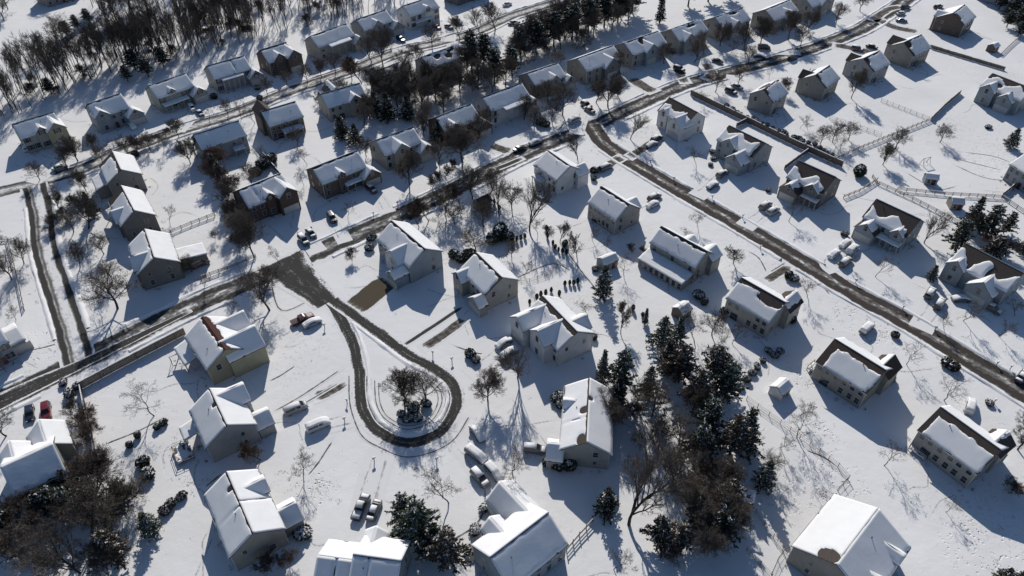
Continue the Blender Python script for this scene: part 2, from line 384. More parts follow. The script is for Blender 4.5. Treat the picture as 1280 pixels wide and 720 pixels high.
# left corner of the estate
house((140.5,189.5),(151.5,213),9,5.4,8.4,'tan','corner house with shaded wing','tan corner house with a bright snow roof and a wing whose roof lies in shade', dict(l=2,r=.8), dict(), wings=[('r',.1,2,0,2,3,'')], sheds=[('n',.2,.85,3.6,4.4,3.0,0,1)], front='n')
house((151.5,232.5),(168,264),8.4,5.2,8.4,'dark','grey house with narrow gable','dark grey house with a bright roof slope, second of three beside the left lane', dict(r=.35,n=.15,l=3), {}, [('n',.62,5.6,.8,7.2)], front='n', sheds=[('n',.0,.3,2.0,3.2,2.6,2,0)])
house((181,287),(193,323),9.4,5.4,8.6,'dark','grey house with glazed wing','dark grey house with a long flat-roofed glazed wing, nearest of three beside the left lane', dict(r=.35,n=.2), {}, [('n',.70,5.6,.5,8.2)], front='n', sheds=[('f',.38,.80,7.0,3.6,3.0,0,2)])
# middle street, far side
house((296,239),(351,217),9.6,5.4,8.4,'brick','brick house with big gable','brown brick house with a small dormer and one big snowy front gable', dict(r=.3,l=.2,holes=[(.30,2.6,.10,2.6)]), {}, [('n',.50,2.6,.5,7.4),('n',.86,5.4,2.4,8.2,True)])
house((389.5,210.5),(446.5,188.5),9.4,5.4,8.4,'brown','brown dormered house','brown house with a little arched dormer and a gabled garage on its end', dict(r=.4,n=.3), {}, [('n',.42,2.5,.5,7.2),('n',1.02,5.4,2.8,5.6,True)], sheds=[('n',.45,.85,1.8,3.0,2.5,3,0)])
house((469,176),(516,159),9.4,5.4,8.4,'cream','cream house behind street tree','cream house with a broad front gable partly veiled by one bare tree', LINE, {}, [('n',.42,5.2,1.2,8.0),('n',1.04,5.4,2.8,5.6,True)])
house((544,147),(589,130),9.4,5.4,8.4,'brick','brick house veiled by trees','brown brick house veiled by a wide spreading bare tree', LINE, {}, [('n',.25,4,.8,7.4),('n',1.02,5.4,2.8,5.6,True)])
house((602,122),(652,104),9.4,5.6,8.6,'white','white portico house','white house with a two-storey portico of square columns', LINE, {}, [('n',1.04,5.2,2.4,5.6,True,({},{}),'white')], sheds=[('n',.28,.88,2.2,5.4,4.9,5,0)])
house((658,92),(697,79),9.6,5.4,8.2,'tan','tan house with hipped gable','tan house with low front gables behind a bushy bare tree', LINE, {}, [('n',.62,4.8,1.0,7.2),('n',1.1,5.0,1.6,5.4,True)])
house((721,73.5),(766,57),10.4,5.4,8.4,'tan','tan house beside dirt drive','tan house with a dark front gable beside a bare brown drive', LINE, {}, [('n',.66,7.2,1.6,7.6,True,({},dict(e=2.2,n=.5)),'dark')])
house((779.5,54),(823,39),10,5.4,8.4,'greige','blue-fronted gabled house','greige house with a wide blue-shaded front gable and dark roof patch', dict(r=.25,holes=[(.45,1.6,1.9,1.3)]), {}, [('n',.5,6.2,1.6,7.8,True,({},{}),'bluegrey')])
house((838,37),(875,24),10,5.4,8.4,'greige','greige house with roof gap','greige house whose snowy roof is split by a dark diagonal gap', dict(r=.2,holes=[(.62,1.3,2.6,.5)]), {}, [('n',.3,6,1.2,7.4,True)])
house((893,22),(928,10),10,5.4,8.4,'greige','greige house near red van','greige house with a dark roof band standing above the red van', dict(r=.2,holes=[(.62,.9,2.8,.5)]), {}, [('n',.45,6.4,1.2,7.2,True)])
house((956,12.5),(987,0),10.4,5.4,8.4,'tan','tan house in tree shade','tan house mostly in the shade of trees near the top edge', LINE, {}, [('n',.6,6,1.2,7.4,True)])
house((1004,-4),(1034,-16),10,5.4,8.4,'greige','cut-off greige top house','greige house at the top edge with only its snowy slope in view', LINE, {}, [('n',.5,6,1.2,7.4,True)])
# middle street, near side to the right (gable ends towards the left)
house((954,112.5),(973,100),8.6,5.4,8.4,'greige','first greige gable house','greige house by the long dark fence with a plain gable end and half-dark far roof', dict(r=.3,l=.3,n=.3,holes=[(.05,.8,.8,1.2)]), dict(r=.5,n=.5,holes=[(.5,2,3,1.2)]), front='f', z0=0)
house((1019,94.4),(1037,82),9.2,5.4,8.4,'tan','tan gable house','tan house with a broad bare gable end and dark far roof peaks', dict(r=.3,l=.5,n=.3,holes=[(.0,.6,1.4,2.0)]), dict(e=1.2), [('f',.3,4.6,1.2,7.6,False,(None,None))], front='f')
house((1079,73.6),(1100,63.5),10,5.4,8.4,'grey','grey gable house with tree','grey house whose gable end stands behind one dense bare tree', dict(r=.3,l=.6,n=.3,holes=[(.05,.8,1.6,1.8)]), dict(e=1), [('f',.3,4.6,1.4,7.4,False,(None,None))], front='f')
house((1129.5,53.5),(1152,43.5),10,5.4,8.6,'tan','brown gable house by lane','brown-tan house with a broad gable end beside the snowy lane', dict(r=.3,l=.8,n=.4,holes=[(.1,.8,2.2,1.8)]), dict(e=.8), [('f',.35,5.2,1.6,8.2,False,(None,None))], front='f')
house((1191,17),(1206,6),11,5.4,8.6,'brown','brown gable house above lane','brown house with a wide dark gable end on the far side of the snowy lane', dict(l=.5,r=.2,n=.3,holes=[(.1,2.2,1.0,1.6)]), {}, [('f',.2,4,1,7.6)], front='f')
house((1245,-20),(1275,-34),10,5.4,8.4,'bluegrey','blue house at top corner','blue-grey house cut by the top edge beside dark evergreens', {}, {}, front='f')
# right-hand street, far side (fronts towards the lower left)
CURL = lambda r, w, **k: {**dict(r=r, w=w, n=.25, t=.38), **k}
house((836.5,122),(872,141),9,5.4,8.4,'white','white house with bare ridge','white house with a bare dark ridge where the two streets meet', CURL(2.3,.5,l=.5), dict(e=4,n=.6), [('n',.78,6.2,2.2,7.4,True,({},{}),'white'),('n',.22,3.4,.5,7.0)])
house((911,157),(957,179.5),9.4,5.4,8.4,'bluegrey','blue house with snow-edged garage','pale blue house with a bright snow line along its garage gable', CURL(1.3,.7,q=1.2), dict(e=3,n=.6), [('n',.34,4.4,.7,7.8),('n',.74,5.8,4.2,6.2,True,({},{}),'bluegrey')], win=5)
house((998.5,201),(1045,222),9.6,5.4,8.6,'dark','brown-roofed dark house','dark house with a bare brown roof and one curling crescent of snow', CURL(2.7,1.0,q=1.0), dict(e=4.4), [('n',.26,5.6,3.4,5.8,True,(dict(n=.6,e=1.4),dict(e=1.4,n=.6)),'dark'),('n',.72,4.4,.8,7.0,False,(dict(r=.5,n=.4),dict(n=.4)))], sheds=[('n',.5,1.0,1.8,3.0,2.5,4,0)])
house((1095,249),(1151,275),9.6,5.4,8.6,'bluegrey','brown-roofed porch house','blue-grey house with a bare brown roof, curled snow ledge and columned porch', CURL(2.6,-1.0,q=.9,l=.4), dict(e=4.4), [('n',.22,5.4,3.2,5.8,True,(dict(n=.4,e=1),dict(e=1,n=.4)),'bluegrey'),('n',.82,3.2,.8,6.6)], sheds=[('n',.42,1.0,2.0,3.0,2.5,5,0)])
house((1206.5,304.5),(1280,342),10,5.4,8.6,'bluegrey','blue house with snow hooks','blue-grey house at the right edge with hook-shaped snow blobs on a black roof', CURL(2.4,1.3,holes=[(.30,3.6,.5,1.4),(.62,3.4,.7,1.6)]), dict(e=4.5), [('n',.12,4.4,.8,7.0,False,(dict(n=.4),dict(n=.4))),('n',.68,6.2,2.8,6.6,True,({},{}),'bluegrey')])
house((1240,92),(1292,112),9.6,5.4,8.4,'bluegrey','white-patched corner house','blue-grey house by the lane end with torn white patches on a black roof', CURL(1.4,.8,n=.5,holes=[(.35,3,1.2,.8)]), dict(e=4), [('n',.22,5.2,1.6,7.4),('n',.7,5,1.8,6.6,True)])
house((1284,190),(1324,214),9.4,5.4,8.4,'bluegrey','blue-grey edge house','blue-grey house cut off by the frame beside a round evergreen', {}, {}, front='n')
# right-hand street, near side (backs towards the lower left)
house((684,188),(713.5,208.5),9.6,5.2,8.2,'white','white corner house','white house on the street corner with a plain snow-covered back roof', dict(r=.35,n=.15,l=.15), {}, [('f',.9,4.6,1.4,6.6,True)], front='f', sheds=[('n',.1,.55,2.0,2.7,2.4,3,0)])
house((751,233),(787,256),8.8,5.2,8.4,'greige','greige house with dark back','greige house with dark back windows, second from the street corner', dict(r=.55,n=.2), {}, [('f',.72,4.4,1.4,6.6,True)], front='f', win=6)
house((826,283),(884.5,315),7.6,5.6,8.4,'greige','house with long back roof','greige house with a long low roof running the length of its back', dict(r=.6,n=.25), dict(), [('f',.5,3.2,.5,7.4),('f',.92,4.6,2.0,6.8,True)], front='f', sheds=[('n',-.02,1.0,4.6,3.3,2.3,0,1)])
house((926.5,347.5),(982,379),9.8,5.3,8.3,'cream','cream house with melt band','cream house with a dark melted band under the ridge of its back roof', dict(r=.9,n=.5,holes=[(.75,1.2,3.2,1.1)]), {}, [('f',.94,4.4,1.6,7.4,True,(dict(e=.8),dict(e=2)))], front='f', win=6)
house((1042.8,423.9),(1108,464),10.4,5.3,8.4,'tan','tan house with snow slab','tan house whose back roof holds one lobed slab of snow framed in brown shingle', dict(r=1.25,l=1.7,q=.15,n=.35,t=.13), {}, [('f',.9,4.2,1.6,7.2,True,(None,dict(e=1)))], front='f', win=6, roof=mat('shingle_brown',(.085,.062,.05),.95,.3,5,.4,9))
house((1175,509),(1252,564),10.2,5.3,8.4,'greige','greige house with rounded slab','greige house whose back roof holds a round-ended snow slab framed in dark shingle', dict(r=1.35,l=1.0,q=.12,n=.3,t=.13), {}, [('f',.86,4.2,1.6,7.2,True,(dict(e=2),dict(e=.5)))], front='f', win=6)
# cul-de-sac
house((1045,706),(1098,636),13.4,5.2,8.8,'tan','house with heart-shaped patch','big tan house at the lower right with a heart-shaped bare roof patch', dict(n=.2), dict(holes=[(.07,1.6,1.5,1.6)]), [('n',.30,5.8,4.6,6.6,True,({},{}),'white'),('n',.75,2.4,.2,7.0)], front='n')
house((489,276),(531.7,312),9.6,5.4,8.6,'bluegrey','house beside tan drive','pale blue-grey house with a front garage gable beside a cleared tan drive', dict(r=.45,n=.25,l=.2), {}, [('n',.62,6.4,1.6,7.8,False,({},{}),'white'),('n',.86,3.4,4.4,5.0,True)], win=6)
house((595,316),(628,348),9.2,5.4,8.4,'greige','greige house above twin tracks','greige house above two dark drive tracks, its roof ridge a dark gap', dict(r=.5,n=.3,q=.3), {}, [('n',.12,4.2,2.0,6.4),('n',.9,4.4,2.6,5.0,True)])
house((677.6,370),(722,416),9.4,5.4,8.4,'white','white house with twin peaks','white house with two steep shaded peaks thrust out to the front', dict(r=1.0,n=.25), {}, [('n',.16,5.2,3.6,8.0,True,({},{}),'white'),('n',.62,5.6,2.2,8.2,False,({},{}),'white'),('f',.70,4.6,.6,7.7)])
house((737,473),(733,554),9.2,5.2,8.2,'greige','house with round roof patches','greige house with two round brown bare patches along its roof ridge', dict(r=.28,n=.08,holes=[(.50,.7,.9,.9),(.94,1.0,1.4,.8),(.62,2.5,.09,3.5)]), dict(holes=[(.32,.3,.5,.6)]), [('n',.93,4.8,2.6,5.2,True),('n',.30,2.4,.2,6.8)], front='n')
house((612,698),(686,641),9.8,5.4,8.6,'bluegrey','house with long grey wing','pale blue house at the bottom with a long grey-roofed garage wing', dict(r=.15,n=.1), {}, [('f',.88,6.4,6.2,6.4,True,({},{}),'white'),('f',.4,4,1.6,6.8)], front='f')
house((441,694),(502,702),10,5.4,8.4,'bluegrey','blue house at bottom edge','pale blue house at the bottom edge with parallel seams down its stepped snow roof', dict(r=.12,n=.05,holes=[(.35,3,.05,3)]), {}, [('f',.2,4,1.4,6.4,True)], wings=[('l',6.2,8.4,-.5,4.9,7.4,'',(dict(holes=[(.5,3,.06,4)]),{}))], front='f', yaw=-8)
house((283.4,590),(316.6,667.5),9.2,5.4,8.5,'tan','tan house with corner wing','tan house with a low snow-roofed wing at its front, nearest the bottom edge', dict(r=.25,n=.12,holes=[(.25,.6,.55,.6),(.55,.8,.12,1.3)]), dict(holes=[(.50,2.4,.09,5)]), [('f',.72,5.0,3.6,5.2,True),('f',.28,3.6,.5,7.6)], front='f')
house((262,486),(284,532.7),9.4,5.4,8.6,'grey','grey house with front peak','grey house with a shaded front peak and a deck on its left side', dict(r=.22,n=.15,holes=[(.40,.5,.6,.5)]), {}, [('f',.18,5.4,1.2,8.4),('f',.75,4.6,3.4,5.0,True)], front='f', sheds=[('n',.05,.42,3.4,3.4,2.5,2,0)])
house((253,396),(282,437),9.4,5.3,8.4,'yellow','yellow house with red roof','yellow house with a bare dark-red strip along its roof ridge', dict(r=.6,n=.3), dict(r=1.15,n=.5,q=.1), [('f',.78,7.4,3.0,8.4,False,({},{}),'yellow'),('f',.22,5.6,3.2,7.6,False,({},dict(r=.4,n=.2)))], front='f', roof=SHINGR, sheds=[('n',-.1,.45,3.2,3.4,2.5,2,0)])
house((0,584),(67,553.6),9.6,5.4,8.6,'cream','house with two parked cars','house at the left edge whose white garage roof stands in front of two parked cars', {}, {}, [('f',.86,6.6,4.6,6.6,True),('f',.2,5,2,7)], front='f', vents=0)
house((-40,418),(-5,402),9,5.4,8.2,'bluegrey','cut-off house at left edge','blue-grey house at the left edge with only one corner in view', {}, {}, wings=[('r',3,7,0,3.2,4.6,'n')], front='n', rows=2)
house((44,-14),(88,-26),10,4.5,7,'greige','low house beyond the woods','low greige house beyond the woods at the top left', {}, {}, rows=1)
# sheds
shed(975,487,3.6,3.0,2.2,3.3,40,'white','white garden shed with a snow cap beside the pine clump fence')
shed(1163,224,3.4,2.6,2.1,3.1,-12,'bluegrey','blue-grey garden shed alone in the open snow field')
shed(1194,254,3.2,3.4,2.1,3.2,-8,'tan','small tan shed with a white roof in the fenced corner above the pines')
shed(1241,60,3.6,3.0,2.2,3.2,35,'brown','brown shed beside the thin fence near the top right corner')
shed(930,622,3.2,3.0,2.1,3.1,-20,'bluegrey','shed in deep tree shadow at the edge of the pine clump')
shed(759,328,4.4,3.2,2.3,3.5,30,'grey','grey shed tucked behind the dark green spruce')
shed(852,389,3.4,3.2,2.2,3.3,40,'brown','brown shed beside the snow-dusted conifer trio')
shed(603,256,4.0,3.6,2.6,4.0,40,'dark','dark playhouse shed under the street trees', dict(e=2,r=.5), {})
# ------------------------------------------------------------------ ground and roads
TRAMP = [(1040,612,9),(975,615,6),(1232,690,9),(35,440,9),(1022,545,6),(1235,200,12),(385,600,6),(400,615,4),(250,600,4),(560,320,9),(600,300,8),(230,560,5),(1060,395,7),(1100,420,5),(880,255,6),(800,170,8),(620,330,6),(700,180,5),(40,205,7),(1010,470,5),(120,480,6),(640,560,5),(230,215,6)]
def ground_mat():
    m = bpy.data.materials.new('snow_field'); m.use_nodes = True; nt = m.node_tree; N = nt.nodes; Lk = nt.links
    b = N['Principled BSDF']; b.inputs['Roughness'].default_value = .75; b.inputs['Specular IOR Level'].default_value = .15
    tc = N.new('ShaderNodeTexCoord')
    def nse(s, d=5, dist=0):
        n = N.new('ShaderNodeTexNoise'); n.inputs['Scale'].default_value = s; n.inputs['Detail'].default_value = d; n.inputs['Distortion'].default_value = dist
        Lk.new(tc.outputs['Object'], n.inputs['Vector']); return n.outputs['Fac']
    def ramp(f, a, b_, c0, c1):
        r = N.new('ShaderNodeValToRGB'); r.color_ramp.elements[0].position = a; r.color_ramp.elements[1].position = b_
        r.color_ramp.elements[0].color = (*c0, 1); r.color_ramp.elements[1].color = (*c1, 1); Lk.new(f, r.inputs['Fac']); return r.outputs['Color']
    base = ramp(nse(.05, 6), .3, .7, (.76, .765, .775), (.85, .855, .87))
    # grass and leaf litter poking through where the cover is thin
    def math_(op, a, b_=None, v=None):
        n = N.new('ShaderNodeMath'); n.operation = op; n.use_clamp = True
        Lk.new(a, n.inputs[0])
        if b_ is not None: Lk.new(b_, n.inputs[1])
        elif v is not None: n.inputs[1].default_value = v
        return n.outputs[0]
    region = ramp(nse(.022, 3), .54, .66, (0, 0, 0), (1, 1, 1))
    specks = ramp(nse(1.5, 7, .8), .56, .68, (0, 0, 0), (1, 1, 1))
    fac = math_('MULTIPLY', math_('MULTIPLY', region, specks), v=.5)
    mx = N.new('ShaderNodeMix'); mx.data_type = 'RGBA'; Lk.new(fac, mx.inputs['Factor']); Lk.new(base, mx.inputs['A']); mx.inputs['B'].default_value = (.34, .33, .26, 1)
    Lk.new(mx.outputs['Result'], b.inputs['Base Color'])
    b1 = N.new('ShaderNodeBump'); b1.inputs['Strength'].default_value = .16; b1.inputs['Distance'].default_value = .6; Lk.new(nse(.35, 4), b1.inputs['Height'])
    b2 = N.new('ShaderNodeBump'); b2.inputs['Strength'].default_value = .13; b2.inputs['Distance'].default_value = .14; Lk.new(nse(2.2, 5), b2.inputs['Height']); Lk.new(b1.outputs['Normal'], b2.inputs['Normal'])
    msk = None
    for (u, v, rad) in TRAMP:
        c = G(u, v); d = N.new('ShaderNodeVectorMath'); d.operation = 'DISTANCE'; d.inputs[1].default_value = c; Lk.new(tc.outputs['Object'], d.inputs[0])
        mr = N.new('ShaderNodeMapRange'); mr.inputs['From Min'].default_value = rad; mr.inputs['From Max'].default_value = rad * .35; Lk.new(d.outputs['Value'], mr.inputs['Value'])
        msk = mr.outputs['Result'] if msk is None else math_('MAXIMUM', msk, mr.outputs['Result'])
    vo = N.new('ShaderNodeTexVoronoi'); vo.inputs['Scale'].default_value = 1.5; Lk.new(tc.outputs['Object'], vo.inputs['Vector'])
    pr = ramp(vo.outputs['Distance'], .12, .38, (0, 0, 0), (1, 1, 1))
    keep = ramp(nse(.6, 3), .48, .56, (0, 0, 0), (1, 1, 1))
    inv = N.new('ShaderNodeMath'); inv.operation = 'SUBTRACT'; inv.inputs[0].default_value = 1; Lk.new(pr, inv.inputs[1])
    hh = math_('MULTIPLY', math_('MULTIPLY', inv.outputs[0], keep), msk)
    b3 = N.new('ShaderNodeBump'); b3.invert = True; b3.inputs['Strength'].default_value = .9; b3.inputs['Distance'].default_value = .16; Lk.new(hh, b3.inputs['Height']); Lk.new(b2.outputs['Normal'], b3.inputs['Normal'])
    Lk.new(b3.outputs['Normal'], b.inputs['Normal'])
    return m
GM = ground_mat()
m = MB(); m.add([(-2500, -600, 0), (2500, -600, 0), (2500, 5000, 0), (-2500, 5000, 0)], [(0, 1, 2, 3)])
tag(m.build('ground', GM), kind='structure')
def road_mat(name, stops, warp=.05, breakup=.35, scale=.9, soil=(.058, .056, .055), slush=(.27, .265, .26)):
    """across-the-road bands: stops (u, bareness); noise warps the bands and breaks them into slush"""
    m = bpy.data.materials.new(name); m.use_nodes = True; nt = m.node_tree; N = nt.nodes; Lk = nt.links
    b = N['Principled BSDF']; b.inputs['Roughness'].default_value = .92; b.inputs['Specular IOR Level'].default_value = .08
    uv = N.new('ShaderNodeUVMap'); uv.uv_map = 'UVMap'; sx = N.new('ShaderNodeSeparateXYZ'); Lk.new(uv.outputs['UV'], sx.inputs[0])
    tc = N.new('ShaderNodeTexCoord')
    def nse(s, d=5):
        n = N.new('ShaderNodeTexNoise'); n.inputs['Scale'].default_value = s; n.inputs['Detail'].default_value = d; Lk.new(tc.outputs['Object'], n.inputs['Vector']); return n.outputs['Fac']
    def ma(f, mul, add):
        n = N.new('ShaderNodeMath'); n.operation = 'MULTIPLY_ADD'; Lk.new(f, n.inputs[0]); n.inputs[1].default_value = mul; n.inputs[2].default_value = add; return n.outputs[0]
    def add(a, c):
        n = N.new('ShaderNodeMath'); n.operation = 'ADD'; Lk.new(a, n.inputs[0]); Lk.new(c, n.inputs[1]); return n.outputs[0]
    u = add(sx.outputs['X'], add(ma(nse(.18, 4), warp * 4, -warp * 2), ma(nse(1.6, 4), warp, -warp * .5)))
    r = N.new('ShaderNodeValToRGB'); cr = r.color_ramp
    cr.elements[0].position = stops[0][0]; cr.elements[0].color = (stops[0][1],) * 3 + (1,)
    cr.elements[1].position = stops[-1][0]; cr.elements[1].color = (stops[-1][1],) * 3 + (1,)
    for p, d in stops[1:-1]:
        e = cr.elements.new(p); e.color = (d, d, d, 1)
    Lk.new(u, r.inputs['Fac'])
    # streaks drawn out along the wheel tracks
    st = N.new('ShaderNodeTexNoise'); st.inputs['Scale'].default_value = 1.0; st.inputs['Detail'].default_value = 5
    mp = N.new('ShaderNodeMapping'); mp.inputs['Scale'].default_value = (9, .22, 1); Lk.new(uv.outputs['UV'], mp.inputs['Vector']); Lk.new(mp.outputs['Vector'], st.inputs['Vector'])
    at = N.new('ShaderNodeAttribute'); at.attribute_name = 'fade'
    d = add(add(r.outputs['Color'], ma(at.outputs['Fac'], .9, -.9)), add(ma(nse(scale, 6), breakup * 1.6, -breakup * .8), ma(st.outputs['Fac'], breakup * 1.8, -breakup * .9)))
    c = N.new('ShaderNodeValToRGB'); e = c.color_ramp.elements
    e[0].position = .22; e[0].color = (.80, .805, .815, 1); e[1].position = .74; e[1].color = (*soil, 1)
    k = c.color_ramp.elements.new(.42); k.color = (*slush, 1)
    Lk.new(d, c.inputs['Fac']); Lk.new(c.outputs['Color'], b.inputs['Base Color'])
    bp = N.new('ShaderNodeBump'); bp.inputs['Strength'].default_value = .4; bp.inputs['Distance'].default_value = .08; Lk.new(d, bp.inputs['Height']); bp.invert = True
    Lk.new(bp.outputs['Normal'], b.inputs['Normal'])
    return m
def smooth_line(pts, closed=False, n=8):
    P = list(pts); out = []
    k = len(P)
    rng = range(k) if closed else range(k - 1)
    for i in rng:
        p0 = P[(i - 1) % k] if closed or i > 0 else P[0] * 2 - P[1]
        p1, p2 = P[i], P[(i + 1) % k]
        p3 = P[(i + 2) % k] if closed or i + 2 < k else P[-1] * 2 - P[-2]
        for j in range(n):
            t = j / n
            out.append(.5 * ((2 * p1) + (p2 - p0) * t + (2 * p0 - 5 * p1 + 4 * p2 - p3) * t * t + (3 * p1 - p0 - 3 * p2 + p3) * t ** 3))
    if not closed: out.append(P[-1].copy())
    return out
def ribbon(name, px, width, mtl, z, closed=False, kind='structure', world=False, n=8, fade=0):
    pts = smooth_line([Vector(p) if world else G(*p) for p in px], closed, n)
    k = len(pts); vs, uvs = [], []; L = 0
    cols = [0, .25, .5, .75, 1]
    idx = list(range(k)) + ([0] if closed else [])
    for c_, i in enumerate(idx):
        a = pts[(i - 1) % k] if closed or i > 0 else pts[0]; b = pts[(i + 1) % k] if closed or i < k - 1 else pts[-1]
        t = (b - a).normalized(); nrm = Vector((-t.y, t.x, 0))
        if c_: L += (pts[i] - pts[idx[c_ - 1]]).length
        for u in cols:
            wi = width if not isinstance(width, (list, tuple)) else width[0] + (width[1] - width[0]) * c_ / max(1, len(idx) - 1); p = pts[i] + nrm * (u - .5) * wi; vs.append((p.x, p.y, z if not isinstance(z, tuple) else z[0] + (z[1] - z[0]) * c_ / max(1, len(idx) - 1))); uvs.append((u, L))
    fs = []; w = len(cols)
    for i in range(len(idx) - 1):
        for j in range(w - 1): fs.append((i * w + j + 1, i * w + j, (i + 1) * w + j, (i + 1) * w + j + 1))
    me = bpy.data.meshes.new(name); me.from_pydata(vs, [], fs); me.materials.append(mtl)
    fa = me.attributes.new('fade', 'FLOAT', 'POINT'); tot = uvs[-1][1]
    for i_, q in enumerate(uvs): fa.data[i_].value = min(1.0, (min(q[1], tot - q[1]) if fade == 2 else tot - q[1]) / min(2.2, tot * .2)) if fade else 1.0
    uvl = me.uv_layers.new(name='UVMap')
    for lp in me.loops: uvl.data[lp.index].uv = uvs[lp.vertex_index]
    o = link(name, me)
    if kind: tag(o, kind=kind)
    return o, pts
RA = [(-70,533),(0,501),(100,453),(180,412),(255,376),(330,345),(428,301),(545,248),(640,200),(690,178),(740,158),(785,137),(853,107),(920,88),(987,70),(1067,41),(1100,22),(1133,0),(1175,-30)]
RC = [(-80,262),(0,240),(45,229),(100,212),(150,191),(214,167),(297,141),(357,116),(428,92),(495,66),(545,54),(595,40),(640,20),(698,2),(770,-20)]
RD = [(42,232),(50,262),(55,305),(66,345),(75,372),(85,402),(93,432),(98,452)]
RB = [(738,156),(752,176),(774,193),(837,231),(936,288),(1020,338),(1066,366),(1133,402),(1200,443),(1280,492),(1380,556)]
RE = [(350,326),(366,342),(386,359),(409,379)]
LOOP = [(404,368),(417,384),(430,405),(442,432),(449,465),(451,500),(462,528),(480,543),(505,553),(530,550),(552,538),(566,518),(571,497),(564,477),(545,462),(514,446),(476,418),(440,392),(420,378),(402,366)]
mA = road_mat('road_slush', [(0,0),(.10,.05),(.2,.72),(.32,.85),(.42,.5),(.52,.42),(.62,.55),(.72,.85),(.82,.75),(.9,.1),(1,0)], .05, .62)
mC = road_mat('road_snowy', [(0,0),(.12,.1),(.2,.6),(.28,.72),(.36,.36),(.5,.30),(.62,.34),(.74,.62),(.82,.75),(.9,.15),(1,0)], .04, .3)
mD = road_mat('lane_tracks', [(0,0),(.06,.1),(.14,.95),(.24,.9),(.30,.35),(.36,.62),(.42,.3),(.52,.2),(.68,.2),(.76,.9),(.88,.9),(.94,.1),(1,0)], .035, .22)
mB = road_mat('road_bare', [(0,0),(.09,.02),(.16,.85),(.28,1),(.38,.75),(.5,.42),(.6,.55),(.70,.9),(.82,1),(.88,.8),(.94,.05),(1,0)], .04, .6, soil=(.064,.056,.052), slush=(.24,.228,.22))
mE = road_mat('road_dark', [(0,0),(.07,.1),(.15,.75),(.3,.95),(.5,.8),(.7,.95),(.85,.75),(.93,.1),(1,0)], .06, .75, 2.2)
mL = road_mat('loop_dark', [(0,0),(.10,.05),(.24,.8),(.38,1),(.5,.72),(.62,1),(.76,.8),(.9,.05),(1,0)], .08, .75, 2.2)
mT = road_mat('track_thin', [(0,0),(.2,.05),(.42,.62),(.58,.62),(.8,.05),(1,0)], .08, .5)
mFT = road_mat('foot_trail', [(0,0),(.25,.1),(.45,.42),(.55,.42),(.75,.1),(1,0)], .1, .75, 2.2, soil=(.3,.29,.27), slush=(.5,.5,.5))
mDR = road_mat('drive_mottled', [(0,0),(.1,.1),(.2,.6),(.5,.72),(.8,.6),(.9,.1),(1,0)], .06, .5, soil=(.075,.062,.052))
mSN = road_mat('drive_snowy', [(0,0),(.15,.05),(.26,.3),(.34,.1),(.62,.1),(.72,.32),(.85,.05),(1,0)], .06, .25)
mDK = road_mat('drive_dark', [(0,0),(.15,.1),(.3,.85),(.7,.85),(.85,.1),(1,0)], .06, .3)
mTAN = road_mat('drive_tan', [(0,0),(.04,.1),(.1,.95),(.5,1),(.9,.95),(.96,.1),(1,0)], .05, .42, 1.4, soil=(.092,.078,.058), slush=(.22,.20,.165))
_, pC = ribbon('upper_road', RC, 8.6, mC, .004)
_, pA = ribbon('middle_road', RA, 9.0, mA, .008)
_, pD = ribbon('left_lane', RD, 7.4, mD, .012)
_, pB = ribbon('right_road', RB, 7.6, mB, .012)
_, pE = ribbon('cul_de_sac_road', RE, (14, 6.6), mE, .030)
ribbon('cul_de_sac_loop', LOOP, 3.6, mL, (.016, .026))
